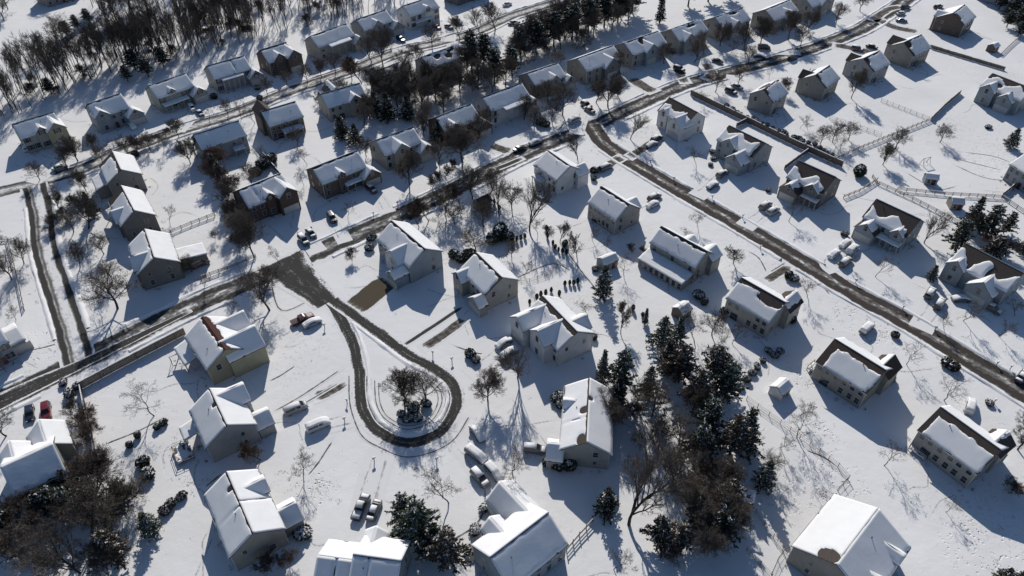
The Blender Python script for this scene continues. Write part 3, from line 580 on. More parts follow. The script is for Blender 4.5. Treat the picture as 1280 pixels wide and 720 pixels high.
# the dark bare end of the middle road at the left
ribbon('road_bare_stretch', [(-70,534),(0,502),(60,474),(100,456),(180,417),(240,388)], (6.4, 1.2), mE, .016, fade=1)
for f, off in ((.85, .75), (.77, .6), (.69, .6), (.61, .5)):
    cx, cy = 511, 500; ring = [(cx + (u - cx) * f, cy + (v - cy) * f) for u, v in LOOP[4:15]]
    ribbon('plough_track', ring, off, mT, .034)
for f in (1.05,):
    ribbon('plough_track', [(436,470),(438,508),(451,543),(474,559),(505,571),(538,566),(567,550),(586,522)], .7, mT, .034)
DRV = [  # driveways: line, width, material
    ([(441,386),(462,370),(487,350)], 7.0, mTAN), ([(501,434),(540,409),(580,382)], 1.6, mDK), ([(525,437),(552,420),(584,396)], 3.2, mDR),
    ([(390,499),(412,489),(434,476)], 3.4, mDR), ([(334,519),(380,493),(430,459)], .9, mT), ([(345,524),(385,502),(428,476)], .9, mT),
    ([(820,116),(805,108),(786,97)], 6.4, mDR), ([(640,190),(626,186),(612,181)], 5.0, mDR), ([(655,197),(634,206),(618,212)], 2.6, mDK),
    ([(784,198),(800,188),(818,176)], 4.2, mDR), ([(780,195),(766,203),(752,212)], 4.4, mDR), ([(990,331),(972,342),(955,353)], 3.2, mDR), ([(984,327),(960,342)], .9, mT),
    ([(432,303),(421,284),(410,268)], 4.2, mSN), ([(398,316),(384,298),(372,282)], 5.0, mSN), ([(486,266),(478,252),(467,240)], 4.4, mSN),
    ([(880,100),(890,92),(880,78)], 5, mDR), ([(858,105),(850,92),(846,78)], 5, mDR), ([(1000,66),(960,64),(944,60)], 5, mSN), ([(1040,56),(1075,62),(1100,68)], 6, mDR),
    ([(1098,24),(1118,34),(1150,40)], 6, mDR), ([(918,94),(918,104),(924,114)], 6, mSN), ([(222,165),(236,150),(246,138)], 5, mSN), ([(498,65),(500,52),(498,42)], 5, mSN),
    ([(560,52),(562,40),(560,30)], 6, mSN), ([(40,229),(60,215),(76,196)], 5, mSN), ([(720,168),(726,150),(734,134)], 5, mSN), ([(338,352),(352,388),(394,372)], .9, mT),
    ([(346,430),(366,417),(392,398)], 4.0, mSN), ([(1046,340),(1036,330),(1044,316)], 5, mSN), ([(930,284),(950,268),(968,256)], 5.4, mSN), ([(870,246),(888,232),(904,216)], 5.4, mSN),
    ([(1150,412),(1162,392),(1172,372)], 5.4, mSN), ([(570,545),(588,566),(606,594)], 5.6, mSN), ([(585,470),(610,452),(634,432)], 5.4, mSN), ([(478,560),(466,600),(456,640)], 6, mSN),
    ([(448,520),(420,528),(388,536)], 5, mSN), ([(1090,26),(1110,12),(1128,8)], 5, mDR)]
for i, (l, w, mt) in enumerate(DRV): ribbon('driveway', l, w, mt, .020 if mt is not mT else .024, n=5, fade=2)
FOOT = [[(1010,335),(1022,350),(1040,372)],[(560,430),(600,442),(640,438)],[(380,600),(398,578),(420,545)],[(330,480),(350,470),(372,455)],[(1060,330),(1056,318)],[(930,312),(948,322),(960,344)],
        [(700,300),(720,330),(760,380)],[(120,560),(170,540),(210,520)],[(30,440),(70,430),(84,420)],[(640,350),(690,330),(720,342)],[(1190,205),(1230,222),(1262,226)],[(1180,195),(1220,205),(1258,214)],
        [(1200,190),(1240,195),(1268,205)],[(1130,214),(1170,236),(1200,232)],[(730,140),(700,160),(690,190)],[(1000,560),(1030,572),(1052,588)],[(255,610),(280,590)],[(540,690),(600,650),(606,600)]]
for l in FOOT: ribbon('footpath', l, .9, mT, .0036, n=6, fade=2)
# trodden trails round the houses and wheel ruts across the yards
rt = random.Random(31)
for k, hs in enumerate(HOUSES):
    if hs['px'][1] < 20: continue
    c, s = math.cos(hs['yaw']), math.sin(hs['yaw'])
    for q in range(3 if hs['px'][1] > 160 else 2):
        sd = rt.choice((-1, -1, 1)); a = rt.uniform(-.5, .5) * hs['L']; b = sd * (hs['w'] / 2 + 1.0); L = []
        da, db = rt.uniform(-1, 1), sd
        for st in range(5):
            L.append((hs['xy'][0] + c * a - s * b, hs['xy'][1] + s * a + c * b, 0)); an = math.atan2(db, da) + rt.gauss(0, .5); da, db = math.cos(an), math.sin(an); a += da * rt.uniform(2, 5); b += db * rt.uniform(2, 4.5)
        ribbon('footpath', L, rt.uniform(.6, 1.0), mFT, .0008 + .0002 * ((k * 3 + q) % 12), world=True, n=5, fade=2)

# ploughed snow banks on the verges
def bank(pts, off, seed, skip, hgt=.42, wid=1.5):
    vs, fs = [], []; prof = [(-.5, -.01), (-.3, .55), (-.05, 1), (.2, .75), (.5, -.01)]
    prev = False; L = 0
    for i in range(len(pts)):
        a, b = pts[max(0, i - 1)], pts[min(len(pts) - 1, i + 1)]; t = (b - a).normalized(); nr = Vector((-t.y, t.x, 0))
        c = pts[i] + nr * off
        if any((c - s).length < r for s, r in skip): prev = False; continue
        h = hgt * (.55 + .9 * abs(nz(c.x * .25 + seed, c.y * .25))); w = wid * (.8 + .5 * nz(c.x * .15, c.y * .15 + seed))
        k = len(vs)
        for s, zz in prof: p = c + nr * (s * w + .2 * nz(c.x, c.y, s * 3)); vs.append((p.x, p.y, max(-.02, zz * h * (1 + .4 * nz(p.x * 1.3, p.y * 1.3)))))
        if prev:
            for j in range(4): fs.append((k + j, k + j + 1, k + j - 4, k + j - 5))
        prev = True
    return vs, fs
def refine(pts, step=.9):
    out = []
    for a, b in zip(pts, pts[1:]):
        n = max(1, int((b - a).length / step)); out += [a.lerp(b, j / n) for j in range(n)]
    return out
SK = [(G(740,160), 13), (G(45,232), 11), (G(97,450), 10), (G(362,338), 11)] + [(smooth_line([G(*q) for q in l], n=2)[0], w * .62) for l, w, mt in DRV if w > 2] + [(G(*l[-1]), w * .62) for l, w, mt in DRV if w > 2]
m = MB()
for k, (pp, w) in enumerate(((pA, 9.0), (pB, 7.6), (pC, 8.6), (pD, 7.4))):
    rp = refine(pp)
    for sgn in (-1, 1): m.add(*bank(rp, sgn * (w / 2 - .1), k * 5 + sgn, SK))
lp = refine(smooth_line([G(*q) for q in LOOP]))
m.add(*bank(lp[14:-16], 2.0, 3, SK, .35, 1.3))
tag(m.build('snow_bank', SNOW, None, True), kind='stuff')

# dry grass stems and leaf litter standing through the snow
m = MB(); rg = random.Random(5)
def tuft(x, y, n, sp, hh):
    for _ in range(n):
        a, b = x + rg.gauss(0, sp), y + rg.gauss(0, sp); t = rg.random() * 6.28; w = rg.uniform(.03, .07); h = rg.uniform(.3, 1) * hh; lx, ly = rg.gauss(0, .12), rg.gauss(0, .12)
        m.add([(a - w * math.cos(t), b - w * math.sin(t), 0), (a + w * math.cos(t), b + w * math.sin(t), 0), (a + lx, b + ly, h)], [(0, 1, 2)])
for hs in HOUSES:
    c, s = math.cos(hs['yaw']), math.sin(hs['yaw'])
    for _ in range(14):
        side = rg.random()
        if side < .6: lx, ly = rg.uniform(-.5, .5) * hs['L'], (-1 if side < .4 else 1) * (hs['w'] / 2 + rg.uniform(.5, 1.5))
        else: lx, ly = (-1 if side < .8 else 1) * (hs['L'] / 2 + rg.uniform(.5, 1.4)), rg.uniform(-.5, .5) * hs['w']
        tuft(hs['xy'][0] + c * lx - s * ly, hs['xy'][1] + s * lx + c * ly, rg.randint(6, 22), rg.uniform(.1, .4), rg.uniform(.2, .55))
for u, v, rad in TRAMP:
    c = G(u, v)
    for _ in range(26): tuft(c.x + rg.gauss(0, rad * .5), c.y + rg.gauss(0, rad * .5), rg.randint(2, 9), rg.uniform(.08, .5), rg.uniform(.12, .3))
for pp, w in ((pA, 9), (pB, 7.6), (pC, 8.6), (pD, 7.4)):
    for q in refine(pp, 2.5):
        if rg.random() < .55: tuft(q.x + rg.choice((-1, 1)) * rg.uniform(w * .55, w * .55 + 3), q.y + rg.uniform(-2, 2), rg.randint(2, 8), .25, .25)
for _ in range(420): 
    c = G(rg.uniform(0, 1280), rg.uniform(0, 720)); tuft(c.x, c.y, rg.randint(1, 5), .3, .22)
tag(m.build('dry_grass', mat('dry_stems', (.13, .10, .07), .95, .3, 1)), kind='stuff')
# ------------------------------------------------------------------ vehicles
CARS = {  # stations: x, belt z, top z, half width at belt, half width at top
 'sedan': [(-2.3,.62,.66,.72,.6),(-2.2,.86,.90,.84,.7),(-1.55,.92,.97,.88,.72),(-.95,.93,1.36,.89,.6),(-.2,.93,1.46,.89,.62),(.45,.93,1.42,.89,.62),(1.2,.91,.97,.88,.74),(2.05,.78,.82,.85,.72),(2.3,.55,.6,.7,.6)],
 'suv': [(-2.35,.70,.78,.80,.7),(-2.3,.98,1.05,.9,.74),(-2.12,1.02,1.66,.92,.66),(-.8,1.03,1.76,.93,.68),(.35,1.03,1.73,.93,.68),(1.08,1.01,1.10,.93,.78),(2.1,.95,.99,.9,.76),(2.35,.6,.65,.78,.7)],
 'van': [(-2.5,.70,.80,.85,.7),(-2.46,1.0,1.1,.93,.76),(-2.3,1.05,1.74,.95,.70),(0,1.05,1.84,.96,.72),(1.0,1.05,1.76,.96,.72),(1.85,1.0,1.08,.94,.8),(2.3,.88,.92,.9,.76),(2.5,.58,.64,.8,.7)],
 'pickup': [(-2.8,.70,.98,.88,.86),(-2.75,.95,1.02,.92,.88),(-.95,1.0,1.04,.94,.88),(-.85,1.02,1.70,.95,.70),(.3,1.02,1.78,.95,.72),(.55,1.02,1.72,.95,.72),(1.25,1.02,1.12,.95,.82),(2.5,.98,1.02,.93,.8),(2.78,.62,.68,.84,.76)]}
CAB = {'sedan': (2, 6), 'suv': (1, 5), 'van': (1, 5), 'pickup': (2, 6)}
def sect(s): x, zb, zt, w, wt = s; return [(x, -w*.94, .30), (x, -w, .5), (x, -w*.985, zb), (x, -wt, zt), (x, -wt*.45, zt+.03), (x, wt*.45, zt+.03), (x, wt, zt), (x, w*.985, zb), (x, w, .5), (x, w*.94, .30)]
def lerp(a, b, t): return tuple(p + (q - p) * t for p, q in zip(a, b))
def loft(mb, secs, caps=True):
    k = len(secs[0]); base = len(mb.v); vs = [p for s in secs for p in s]; fs = []
    for i in range(len(secs) - 1):
        for j in range(k - 1): fs.append((i*k + j, (i+1)*k + j, (i+1)*k + j + 1, i*k + j + 1))
        if caps: fs.append((i*k + k - 1, (i+1)*k + k - 1, (i+1)*k, i*k))
    if caps: fs += [tuple(range(k)), tuple(range(len(vs) - 1, len(vs) - k - 1, -1))]
    mb.add(vs, fs)
CM = {}
for kd, st in CARS.items():
    b = MB(); loft(b, [sect(s) for s in st])
    g_ = MB(); c0, c1 = CAB[kd]
    for sg in (-1, 1):
        for i in range(c0 + (0 if kd in ('sedan',) else 1), c1 - (0 if kd == 'sedan' else 1)):
            A, B = st[i], st[i + 1]
            def P(s, t): return (s[0], sg * (s[3]*.985 + (s[4] - s[3]*.985) * t + .012), s[1] + (s[2] - s[1]) * t)
            q = [P(A, .15), P(B, .15), P(B, .86), P(A, .86)]
            q = [lerp(q[0], q[1], .06), lerp(q[0], q[1], .94), lerp(q[3], q[2], .94), lerp(q[3], q[2], .06)]
            g_.add(q, [(0, 1, 2, 3) if sg < 0 else (3, 2, 1, 0)])
    for i, fwd in ((c0, -1), (c1 - 1, 1)):
        A, B = st[i], st[i + 1]; wa, wb = A[4] * .88, B[4] * .88
        a, c = (lerp(A, B, .12), lerp(A, B, .88))
        dx = .015 * fwd
        g_.add([(a[0] + dx, -a[4]*.86, a[2] + .035), (a[0] + dx, a[4]*.86, a[2] + .035), (c[0] + dx, c[4]*.86, c[2] + .035), (c[0] + dx, -c[4]*.86, c[2] + .035)], [(3, 2, 1, 0)])
    ty = MB(); ty.tube((0, -.11, 0), (0, .11, 0), .34, .34, 16, True); rm_ = MB(); rm_.tube((0, -.125, 0), (0, .125, 0), .2, .2, 10, True)
    hl = MB(); hl.box(-.06, .05, -.17, .17, -.07, .07)
    # snow: full blanket, and patches on roof and bonnet
    def cover(s, lift, drop): x, zb, zt, w, wt = s; return [(x, -max(wt, w*.86) - .02, zt - drop), (x, -wt*.92, zt + lift*.8), (x, -wt*.4, zt + lift), (x, wt*.4, zt + lift), (x, wt*.92, zt + lift*.8), (x, max(wt, w*.86) + .02, zt - drop)]
    full = MB(); se = []
    for i, s in enumerate(st):
        z = s[2]
        for j in (i - 1, i + 1):
            if 0 < j < len(st) - 1: z = max(z, s[2] * .55 + st[j][2] * .45 - .05)
        z = max(z, s[2]); s2 = (s[0] * .99, s[1], z, s[3], s[4] * 1.12); se.append(cover(s2, .16 if 0 < i < len(st) - 1 else .05, .07))
    fine = []
    for a, c in zip(se, se[1:]):
        for t in (0, .33, .66): fine.append([lerp(p, q, t) for p, q in zip(a, c)])
    fine.append(se[-1]); fine = [[(p[0], p[1], p[2] + (.04 * nz(p[0] * 2, p[1] * 2, 5) if 0 < j < 5 else 0)) for j, p in enumerate(s)] for s in fine]
    loft(full, fine)
    part = MB(); lo, hi = (c0 + 1, c1 - 1)
    def strip(xs, inset=.96):
        loft(part, [[(x_, -h_ * inset, z_ - .03), (x_, -h_ * .8, z_ + .10), (x_, h_ * .8, z_ + .10), (x_, h_ * inset, z_ - .03)] for x_, h_, z_ in xs])
    strip([(s[0], s[4], s[2] + .03) for s in st[lo:hi + 1]]); e0, e1 = st[c1], st[-2]
    strip([(lerp(e0, e1, t)[0], lerp(e0, e1, t)[4], lerp(e0, e1, t)[2] + .02) for t in (.25, .6, .98)])
    if kd == 'pickup': strip([(lerp(st[1], st[2], t)[0], st[1][4] * .95, 1.04) for t in (.02, .5, .95)])
    elif kd == 'sedan': strip([(lerp(st[1], st[2], t)[0], lerp(st[1], st[2], t)[4], lerp(st[1], st[2], t)[2] + .02) for t in (.05, .5, .95)])
    CM[kd] = dict(b=b.mesh('car_body', None), g=g_.mesh('car_glass', GLASS), t=ty.mesh('tyre', TYRE), r=rm_.mesh('rim', RIM), h=hl.mesh('headlight', mat('lamp_glass', (.6, .6, .58), .15)),
                  l=hl.mesh('tail_light', mat('tail_red', (.25, .02, .02), .2)), full=full.mesh('car_snow', SNOWC, True), part=part.mesh('car_snow', SNOWC, True), L=st[-1][0], st=st)
BODY = {}
VEH = []
def car(u, v, kd, col, snow, label, d=None, yaw=None, grp='parked vehicles', name=None):
    M = CM[kd]; c = G(u, v, .7)
    yw = RAD(yaw) if yaw is not None else yaw_px(u, v, *d)
    nm = name or {'sedan': 'parked_car', 'suv': 'parked_suv', 'van': 'parked_van', 'pickup': 'pickup_truck'}[kd]
    r = root(nm, (c.x, c.y, 0), yw, label, {'sedan': 'car', 'suv': 'suv', 'van': 'van', 'pickup': 'pickup truck'}[kd], grp)
    VEH.append(PX((c.x, c.y, 1)))
    if (kd, col) not in BODY: me = M['b'].copy(); me.materials.append(carmat(col)); BODY[kd, col] = me
    link('body', BODY[kd, col], r); link('window_glass', M['g'], r)
    wx = .63 * M['L']
    for sx in (-1, 1):
        for sy in (-1, 1):
            w = link('wheel', M['t'], r, (sx * wx, sy * .8, .34)); link('rim', M['r'], w)
    if snow < 2:
        for sy in (-1, 1): link('headlight', M['h'], r, (M['L'] - .07, sy * .55, .68)); link('tail_light', M['l'], r, (-M['L'] + .04, sy * .6, .8))
    if snow == 2: link('snow_blanket', M['full'], r)
    elif snow == 1: link('snow_patch', M['part'], r)
    return r
AY, BY = 40, -50   # the two street directions
for a in [
 (240,135,'suv','white',1,'snow-covered suv on the drive of the shuttered pale green house',-52), (250,141,'sedan','grey',1,'dark car at the roadside end of the shuttered pale green house drive',-52),
 (165,157,'sedan','white',2,'snow-covered car before the garage of the pale blue gabled house',-50), (40,185,'van','white',2,'white snow-heaped van in the shadow of the twin-gabled cream house',30),
 (74,209,'sedan','silver',1,'silver sedan parked along the upper road below the twin-gabled cream house',40), (501,49,'suv','black',0,'black suv leaving the drive of the grey house behind the tall tree',-48),
 (546,33,'sedan','red',0,'dark red car beside the white shuttered top house',-48), (561,33,'sedan','grey',1,'grey car next to the dark red one near the top edge',-48), (572,27,'suv','navy',2,'snow-covered suv second from the dark red car near the top edge',-48),
 (634,5,'sedan','white',1,'white car with dark windows on the upper road at the top edge',40), (641,28,'sedan','black',1,'black car on the upper road beside the bushy bare tree',40),
 (733,131,'suv','black',1,'dark suv beside the drive of the tan house with low front gables',-52), (737,137,'sedan','grey',1,'grey car tucked behind the dark suv near the street corner',-52),
 (718,150,'van','silver',2,'snow-covered van at the roadside in the shade of a bare tree',40), (649.5,185,'sedan','black',0,'clean black sedan driving on the middle road',38), (669,177,'sedan','silver',2,'snow-covered car parked ahead of the clean black sedan',38),
 (849,86,'suv','black',1,'dark suv with snow on its roof below the greige house with the roof gap',-46), (897,76,'sedan','black',0,'black car in front of the greige house near the red van',-46),
 (955,59,'van','maroon',0,'dark red van on the drive beside a snowy hatchback',-10), (949,70,'sedan','blue',2,'snow-covered blue car beside the dark red van',-10), (991,72.5,'suv','black',0,'black suv driving on the far part of the middle road',38),
 (914,114,'suv','black',1,'dark suv at the end of the long board fence',-50), (921.5,108,'sedan','grey',1,'grey car alongside the dark suv near the long board fence',-50), (1072,61,'suv','maroon',1,'maroon suv half hidden behind the grey gable house',-40),
 (1090,58,'sedan','black',1,'black car behind the brown gable house by the lane',-40), (1126,16.5,'sedan','silver',1,'silver car at the far street end beside a black one',25), (1132,9,'suv','black',0,'black suv at the far street end near the top edge',25), (1127,25,'sedan','grey',1,'grey car nearest the road at the far street end',-10),
 (1173,8,'suv','maroon',1,'maroon suv beside the brown gable house above the lane',30), (821,173,'suv','black',1,'black suv with a snowy bonnet before the white house with bare ridge',40), (815,180,'sedan','grey',2,'snow-covered car nose to tail with the black suv near the junction',40),
 (903,217,'suv','grey',1,'snow-topped suv beside the garage of the blue snow-edged house',40), (891,231,'sedan','blue',2,'blue snow-dusted car on the verge nearest the right road',40),
 (957,256.5,'suv','grey',1,'upper of two snow-topped suvs below the brown-roofed dark house',40), (966.5,263.5,'suv','silver',1,'lower of two snow-topped suvs below the brown-roofed dark house',40),
 (1043,317,'sedan','white',2,'snow-covered car nearest the road in the cluster of four',42), (1057,304,'sedan','silver',2,'snow-covered car nearest the garage in the cluster of four',42), (1066,311,'suv','white',2,'snow-covered suv at the shadow edge in the cluster of four',44), (1057,327,'suv','green',1,'dark green suv with bare windscreen in the cluster of four',42),
 (1163,366,'suv','green',1,'dark suv with a thick snow cap beside a second capped suv',48), (1174.5,379,'suv','black',1,'black suv with a square snow cap nearest the right road',48), (1202,373,'sedan','grey',2,'frosted car in the shadow of the blue house with snow hooks',0), (1240,385,'suv','grey',1,'grey suv at the shadowed garage of the blue house with snow hooks',-52),
 (1084,410,'suv','grey',2,'snow-covered suv behind the tan house with the snow slab',42), (1213,507,'suv','white',2,'snow-covered suv behind the greige house with rounded slab',56), (1278,470,'sedan','blue',1,'blue car cut by the right edge beside the right road',40),
 (818,246,'suv','black',1,'black suv streaked with snow behind the greige house',40), (816,255,'sedan','white',2,'snow-covered car beside the snow-streaked black suv',40), (757,209,'van','grey',1,'grey van with snowy roof on the drive of the white corner house',38),
 (464,236,'suv','maroon',1,'maroon suv at the garage of the brown dormered house',-48), (415,272,'suv','black',0,'black suv on the drive between the two brown houses',-60), (379.5,300,'suv','green',1,'snow-topped green suv, lower of two at the brick house drive',-54), (388.5,291,'sedan','green',1,'green car with white roof, upper of two at the brick house drive',-54),
 (378,398.5,'pickup','maroon',0,'maroon pickup parked beside a snow-covered hatchback',36), (390,403,'sedan','silver',2,'snow-covered hatchback alongside the maroon pickup',36), (369.5,510,'van','silver',1,'silver van with dark sides below the twin drive tracks',30), (397.5,531,'van','white',2,'tall snow-buried van with one dark roof hatch',30),
 (597,541,'sedan','grey',2,'rounded snow-covered car at the head of a line by the brown dense tree',-60), (595,568,'van','grey',2,'snow-covered van, second in the line down to the bottom house',-42), (600,597,'suv','grey',1,'snow-topped suv, third in the line down to the bottom house',-52), (617.5,590,'suv','silver',2,'snow-covered suv beside the grey garage wing at the bottom',-52),
 (451,633,'pickup','black',1,'pickup with a snowy bed and bare dark windscreen',76), (467.5,637,'sedan','grey',1,'grey car with dark rear window next to the snowy pickup',76), (668.5,561,'suv','grey',1,'snow-topped suv left of the house with round roof patches',-8),
 (630,428,'sedan','silver',2,'snow-covered car, upper of two before the white twin-peaked house',42), (637,441,'suv','grey',2,'snow-covered suv, lower of two before the white twin-peaked house',42),
 (36.5,516,'sedan','navy',0,'dark blue car parked beside a red one',None,(1,22)), (57.5,514,'suv','red',0,'red suv parked beside a dark blue car',None,(1,22)), (250,329,'suv','maroon',1,'dark maroon suv behind the glazed wing of the grey house',40),
]:
    car(*a[:6], yaw=a[6], d=a[7] if len(a) > 7 else None)
# ------------------------------------------------------------------ mailboxes
mp = MB(); mp.box(-.06, .06, -.06, .06, -.1, 1.05); mbm = MB(); loft(mbm, [[(x, -.13, 1.05), (x, -.13, 1.2), (x, -.08, 1.29), (x, 0, 1.32), (x, .08, 1.29), (x, .13, 1.2), (x, .13, 1.05)] for x in (-.3, .3)])
sc_ = MB(); loft(sc_, [[(x, -.15, 1.2), (x, -.1, 1.42), (x, .1, 1.42), (x, .15, 1.2)] for x in (-.31, .31)])
MBX = (mp.mesh('post', WOOD), mbm.mesh('letter_box', METAL), sc_.mesh('snow_cap', SNOW, True))
PENDING = []   # (object, look, (u, v)) labels finished once all the houses are known
for u, v in [(541,444),(565,452),(587,538),(468,577),(546,577),(431,527),(434,504),(928,273),(890,249),(950,312),(1128,387),(1069,354),(1168,413),(1245,457),(1262,462),(497,257),(467,270),(406,410),(842,226),(1242,504),(700,172),(390,288),(813,204),(619,57),(1012,90),(66,240)]:
    c = G(u, v); r = root('mailbox', (c.x, c.y, 0), RAD(random.choice((40, -50))), None, 'mailbox', 'roadside mailboxes')
    r.scale = (1.05, 1.05, 1.0)
    for nm, me in zip(('post', 'letter_box', 'snow_cap'), MBX): link(nm, me, r)
    PENDING.append((r, 'dark roadside mailbox', (u, v)))
# ------------------------------------------------------------------ fences
_p = MB(); _p.box(-.07, .07, -.07, .07, -.1, 1.0); POSTM = {}
def fence(px, kind, h, label, step=2.4, snow=True):
    pts = [G(*p) for p in px]; c = pts[0]
    nm = {'board': 'board_fence', 'rail': 'rail_fence', 'mesh': 'wire_fence'}[kind]
    r = root(nm, (c.x, c.y, 0), 0, label, 'fence', 'garden fences'); tot = sum((b - a).length for a, b in zip(pts, pts[1:])); step = max(step, tot / 90)
    bd, sn = MB(), MB(); wood = {'board': WOOD, 'rail': WOODL, 'mesh': WOOD}[kind]
    if (kind, h) not in POSTM:
        q = MB(); s_ = .07 if kind != 'mesh' else .045; q.box(-s_, s_, -s_, s_, -.1, h + .12); POSTM[kind, h] = q.mesh('post', wood)
    k = 0
    for a, b in zip(pts, pts[1:]):
        L = (b - a).length; t = (b - a) / L; n = Vector((-t.y, t.x, 0)); a0 = a - c
        def bar(s0, s1, w, z0, z1, mb):
            p, q = a0 + t * s0, a0 + t * s1; o = n * w / 2
            vs = [p - o, q - o, q + o, p + o]; mb.add([(x.x, x.y, z0) for x in vs] + [(x.x, x.y, z1) for x in vs], [(3, 2, 1, 0), (4, 5, 6, 7), (0, 1, 5, 4), (1, 2, 6, 5), (2, 3, 7, 6), (3, 0, 4, 7)])
        m_ = max(1, round(L / step))
        for i in range(m_ + (1 if (a, b) == (pts[-2], pts[-1]) or True else 0)):
            p = a0 + t * (L * i / m_); link('post', POSTM[kind, h], r, (p.x, p.y, 0), math.atan2(t.y, t.x)); k += 1
        if kind == 'board':
            s = 0.0
            while s < L - .02:
                e = min(L, s + .30); bar(s, e - .015, .035, .04, h + .05 * nz(s * 3, L), bd); s = e
            bar(0, L, .08, .3, .4, bd); bar(0, L, .08, h - .35, h - .25, bd)
            s = 0
            while s < L and snow:
                e = min(L, s + .8)
                if nz(s * .6, L * 3) > -.25: bar(s, e, .17, h + .04, h + .2 + .08 * nz(s, L), sn)
                s = e
        elif kind == 'rail':
            for z in ((.35, .72, 1.08) if h > 1 else (.35, .75)): bar(0, L, .07, z - .06, z + .06, bd)
            if snow: bar(0, L, .09, (1.14 if h > 1 else .81), (1.22 if h > 1 else .88), sn)
        else:
            for z in (.08, h * .5, h - .03): bar(0, L, .03, z - .015, z + .015, bd)
            s = 0
            while s < L: bar(s, s + .02, .02, .05, h, bd); s += .32
    bd.build({'board': 'board_panel', 'rail': 'rail', 'mesh': 'wire_mesh'}[kind], wood, r)
    if sn.v: sn.build('snow_cap', SNOW, r)
    return r
fence([(863,119),(935,154),(990,181),(1052,209)], 'board', 2.0, 'long dark board fence between the greige gable houses and the right street')
fence([(1035,204),(1066,190),(1115,170),(1163,151)], 'rail', 1.3, 'split rail fence crossing the open snow field below the dark round tree')
fence([(1163,151),(1180,134),(1200,117)], 'board', 1.5, 'short solid dark fence running up from the end of the split rails')
fence([(1098,231),(1140,250),(1200,281)], 'rail', 1.1, 'thin rail fence behind the brown-roofed porch house')
fence([(1121,238),(1180,244),(1252,248)], 'rail', 1.1, 'thin rail fence passing the small tan shed with a white roof')
fence([(1252,248),(1280,267)], 'rail', 1.1, 'short rail fence running off the right edge from the field corner')
fence([(1252,246),(1262,238),(1272,229)], 'board', 1.4, 'short dark fence beside the blue-grey edge house')
fence([(1162,60),(1205,73),(1255,88)], 'board', 1.3, 'low dark fence along the snowy lane at the upper right')
fence([(1250,70),(1262,58),(1277,45)], 'rail', 1.2, 'thin fence beside the brown shed near the top right corner')
fence([(101,487),(140,466),(172,449),(232,418)], 'board', 2.1, 'tall board fence with a snow cap along the middle road at the left')
fence([(103,487),(108,512),(116,545),(123,580)], 'board', 1.8, 'board fence running down beside the dark hedge at the lower left')
fence([(252,349),(285,337),(320,322)], 'rail', 1.2, 'post and rail fence behind the maroon suv beside the middle road')
fence([(214,292),(240,281),(269,270)], 'rail', 1.2, 'rail fence joining the glazed wing to the tall brown hedge')
fence([(933,500),(975,530),(1012,557),(1047,584),(1060,599),(1047,613)], 'mesh', 1.3, 'wire fence bending round the white shed and the bare bush')
fence([(933,688),(950,706),(964,722)], 'mesh', 1.2, 'wire fence at the bottom edge below the dark pine clump')
fence([(944,641),(978,688),(997,706)], 'mesh', 1.2, 'wire fence beside the house with the heart-shaped patch')
fence([(964,718),(972,700),(979,690)], 'mesh', 1.2, 'short wire cross fence at the bottom edge')
fence([(708,689),(724,670),(741,652)], 'rail', 1.3, 'rail fence below the house with round roof patches')
fence([(1036,148),(1066,158),(1101,170)], 'mesh', 1.2, 'wire fence behind the tan gable house')
fence([(1101,127),(1130,138),(1160,150)], 'mesh', 1.2, 'wire fence behind the grey gable house')
fence([(920,159),(936,151)], 'board', 1.5, 'short board fence between the right street houses and the long dark fence')
fence([(980,212),(996,200),(1010,190)], 'board', 1.5, 'short board fence beside the brown-roofed dark house')
fence([(-20,303),(10,300),(20,339),(31,388)], 'rail', 1.2, 'dark post fence round a garden at the left edge')
fence([(244,196),(262,188),(276,180)], 'rail', 1.2, 'rail fence behind the corner house with the shaded wing')
fence([(366,240),(352,222),(330,196)], 'board', 1.5, 'dark board fence between the streaked-roof house and the brick house')
fence([(640,348),(662,352),(690,342),(700,330)], 'mesh', 1.0, 'wire fence round the garden of tiny evergreen columns')
fence([(1090,222),(1096,231)], 'rail', 1.1, 'two-rail corner piece above the brown-roofed porch house')
fence([(1054,248),(1074,240),(1096,226)], 'rail', 1.2, 'rail fence between the brown-roofed dark house and the porch house')
# ------------------------------------------------------------------ small garden things
def playset(u, v, yaw, label):
    c = G(u, v); r = root('swing_set', (c.x, c.y, 0), RAD(yaw), label, 'swing set'); W2 = mat('play_wood', (.2, .14, .09), .8)
    for sx in (-1.3, 1.3):
        for sy in (-.8, .8): m = MB(); m.tube((sx, sy, 0), (sx, 0, 2.2), .06, .06, 6); m.build('leg', W2, r)
    m = MB(); m.tube((-1.5, 0, 2.2), (1.5, 0, 2.2), .06, .06, 6, True); m.build('top_beam', W2, r)
    m = MB(); m.box(-1.5, 1.5, -.09, .09, 2.26, 2.4); m.build('snow_cap', SNOW, r)
    for x in (-.6, .5): m = MB(); m.box(x - .2, x + .2, -.12, .12, .5, .54); m.tube((x - .2, 0, .5), (x - .2, 0, 2.2), .015, .015, 4); m.tube((x + .2, 0, .5), (x + .2, 0, 2.2), .015, .015, 4); m.build('swing', METAL, r)
def patio(u, v, yaw, label):
    c = G(u, v); r = root('patio_table', (c.x, c.y, 0), RAD(yaw), label, 'table'); m = MB(); m.box(-.9, .9, -.5, .5, .7, .76); m.build('table_top', DECK, r)
    m = MB(); m.box(-.88, .88, -.48, .48, .763, 1.0); m.build('snow_cap', SNOW, r)
    for sx in (-.8, .8):
        for sy in (-.4, .4): m = MB(); m.box(sx - .04, sx + .04, sy - .04, sy + .04, 0, .7); m.build('leg', METAL, r)
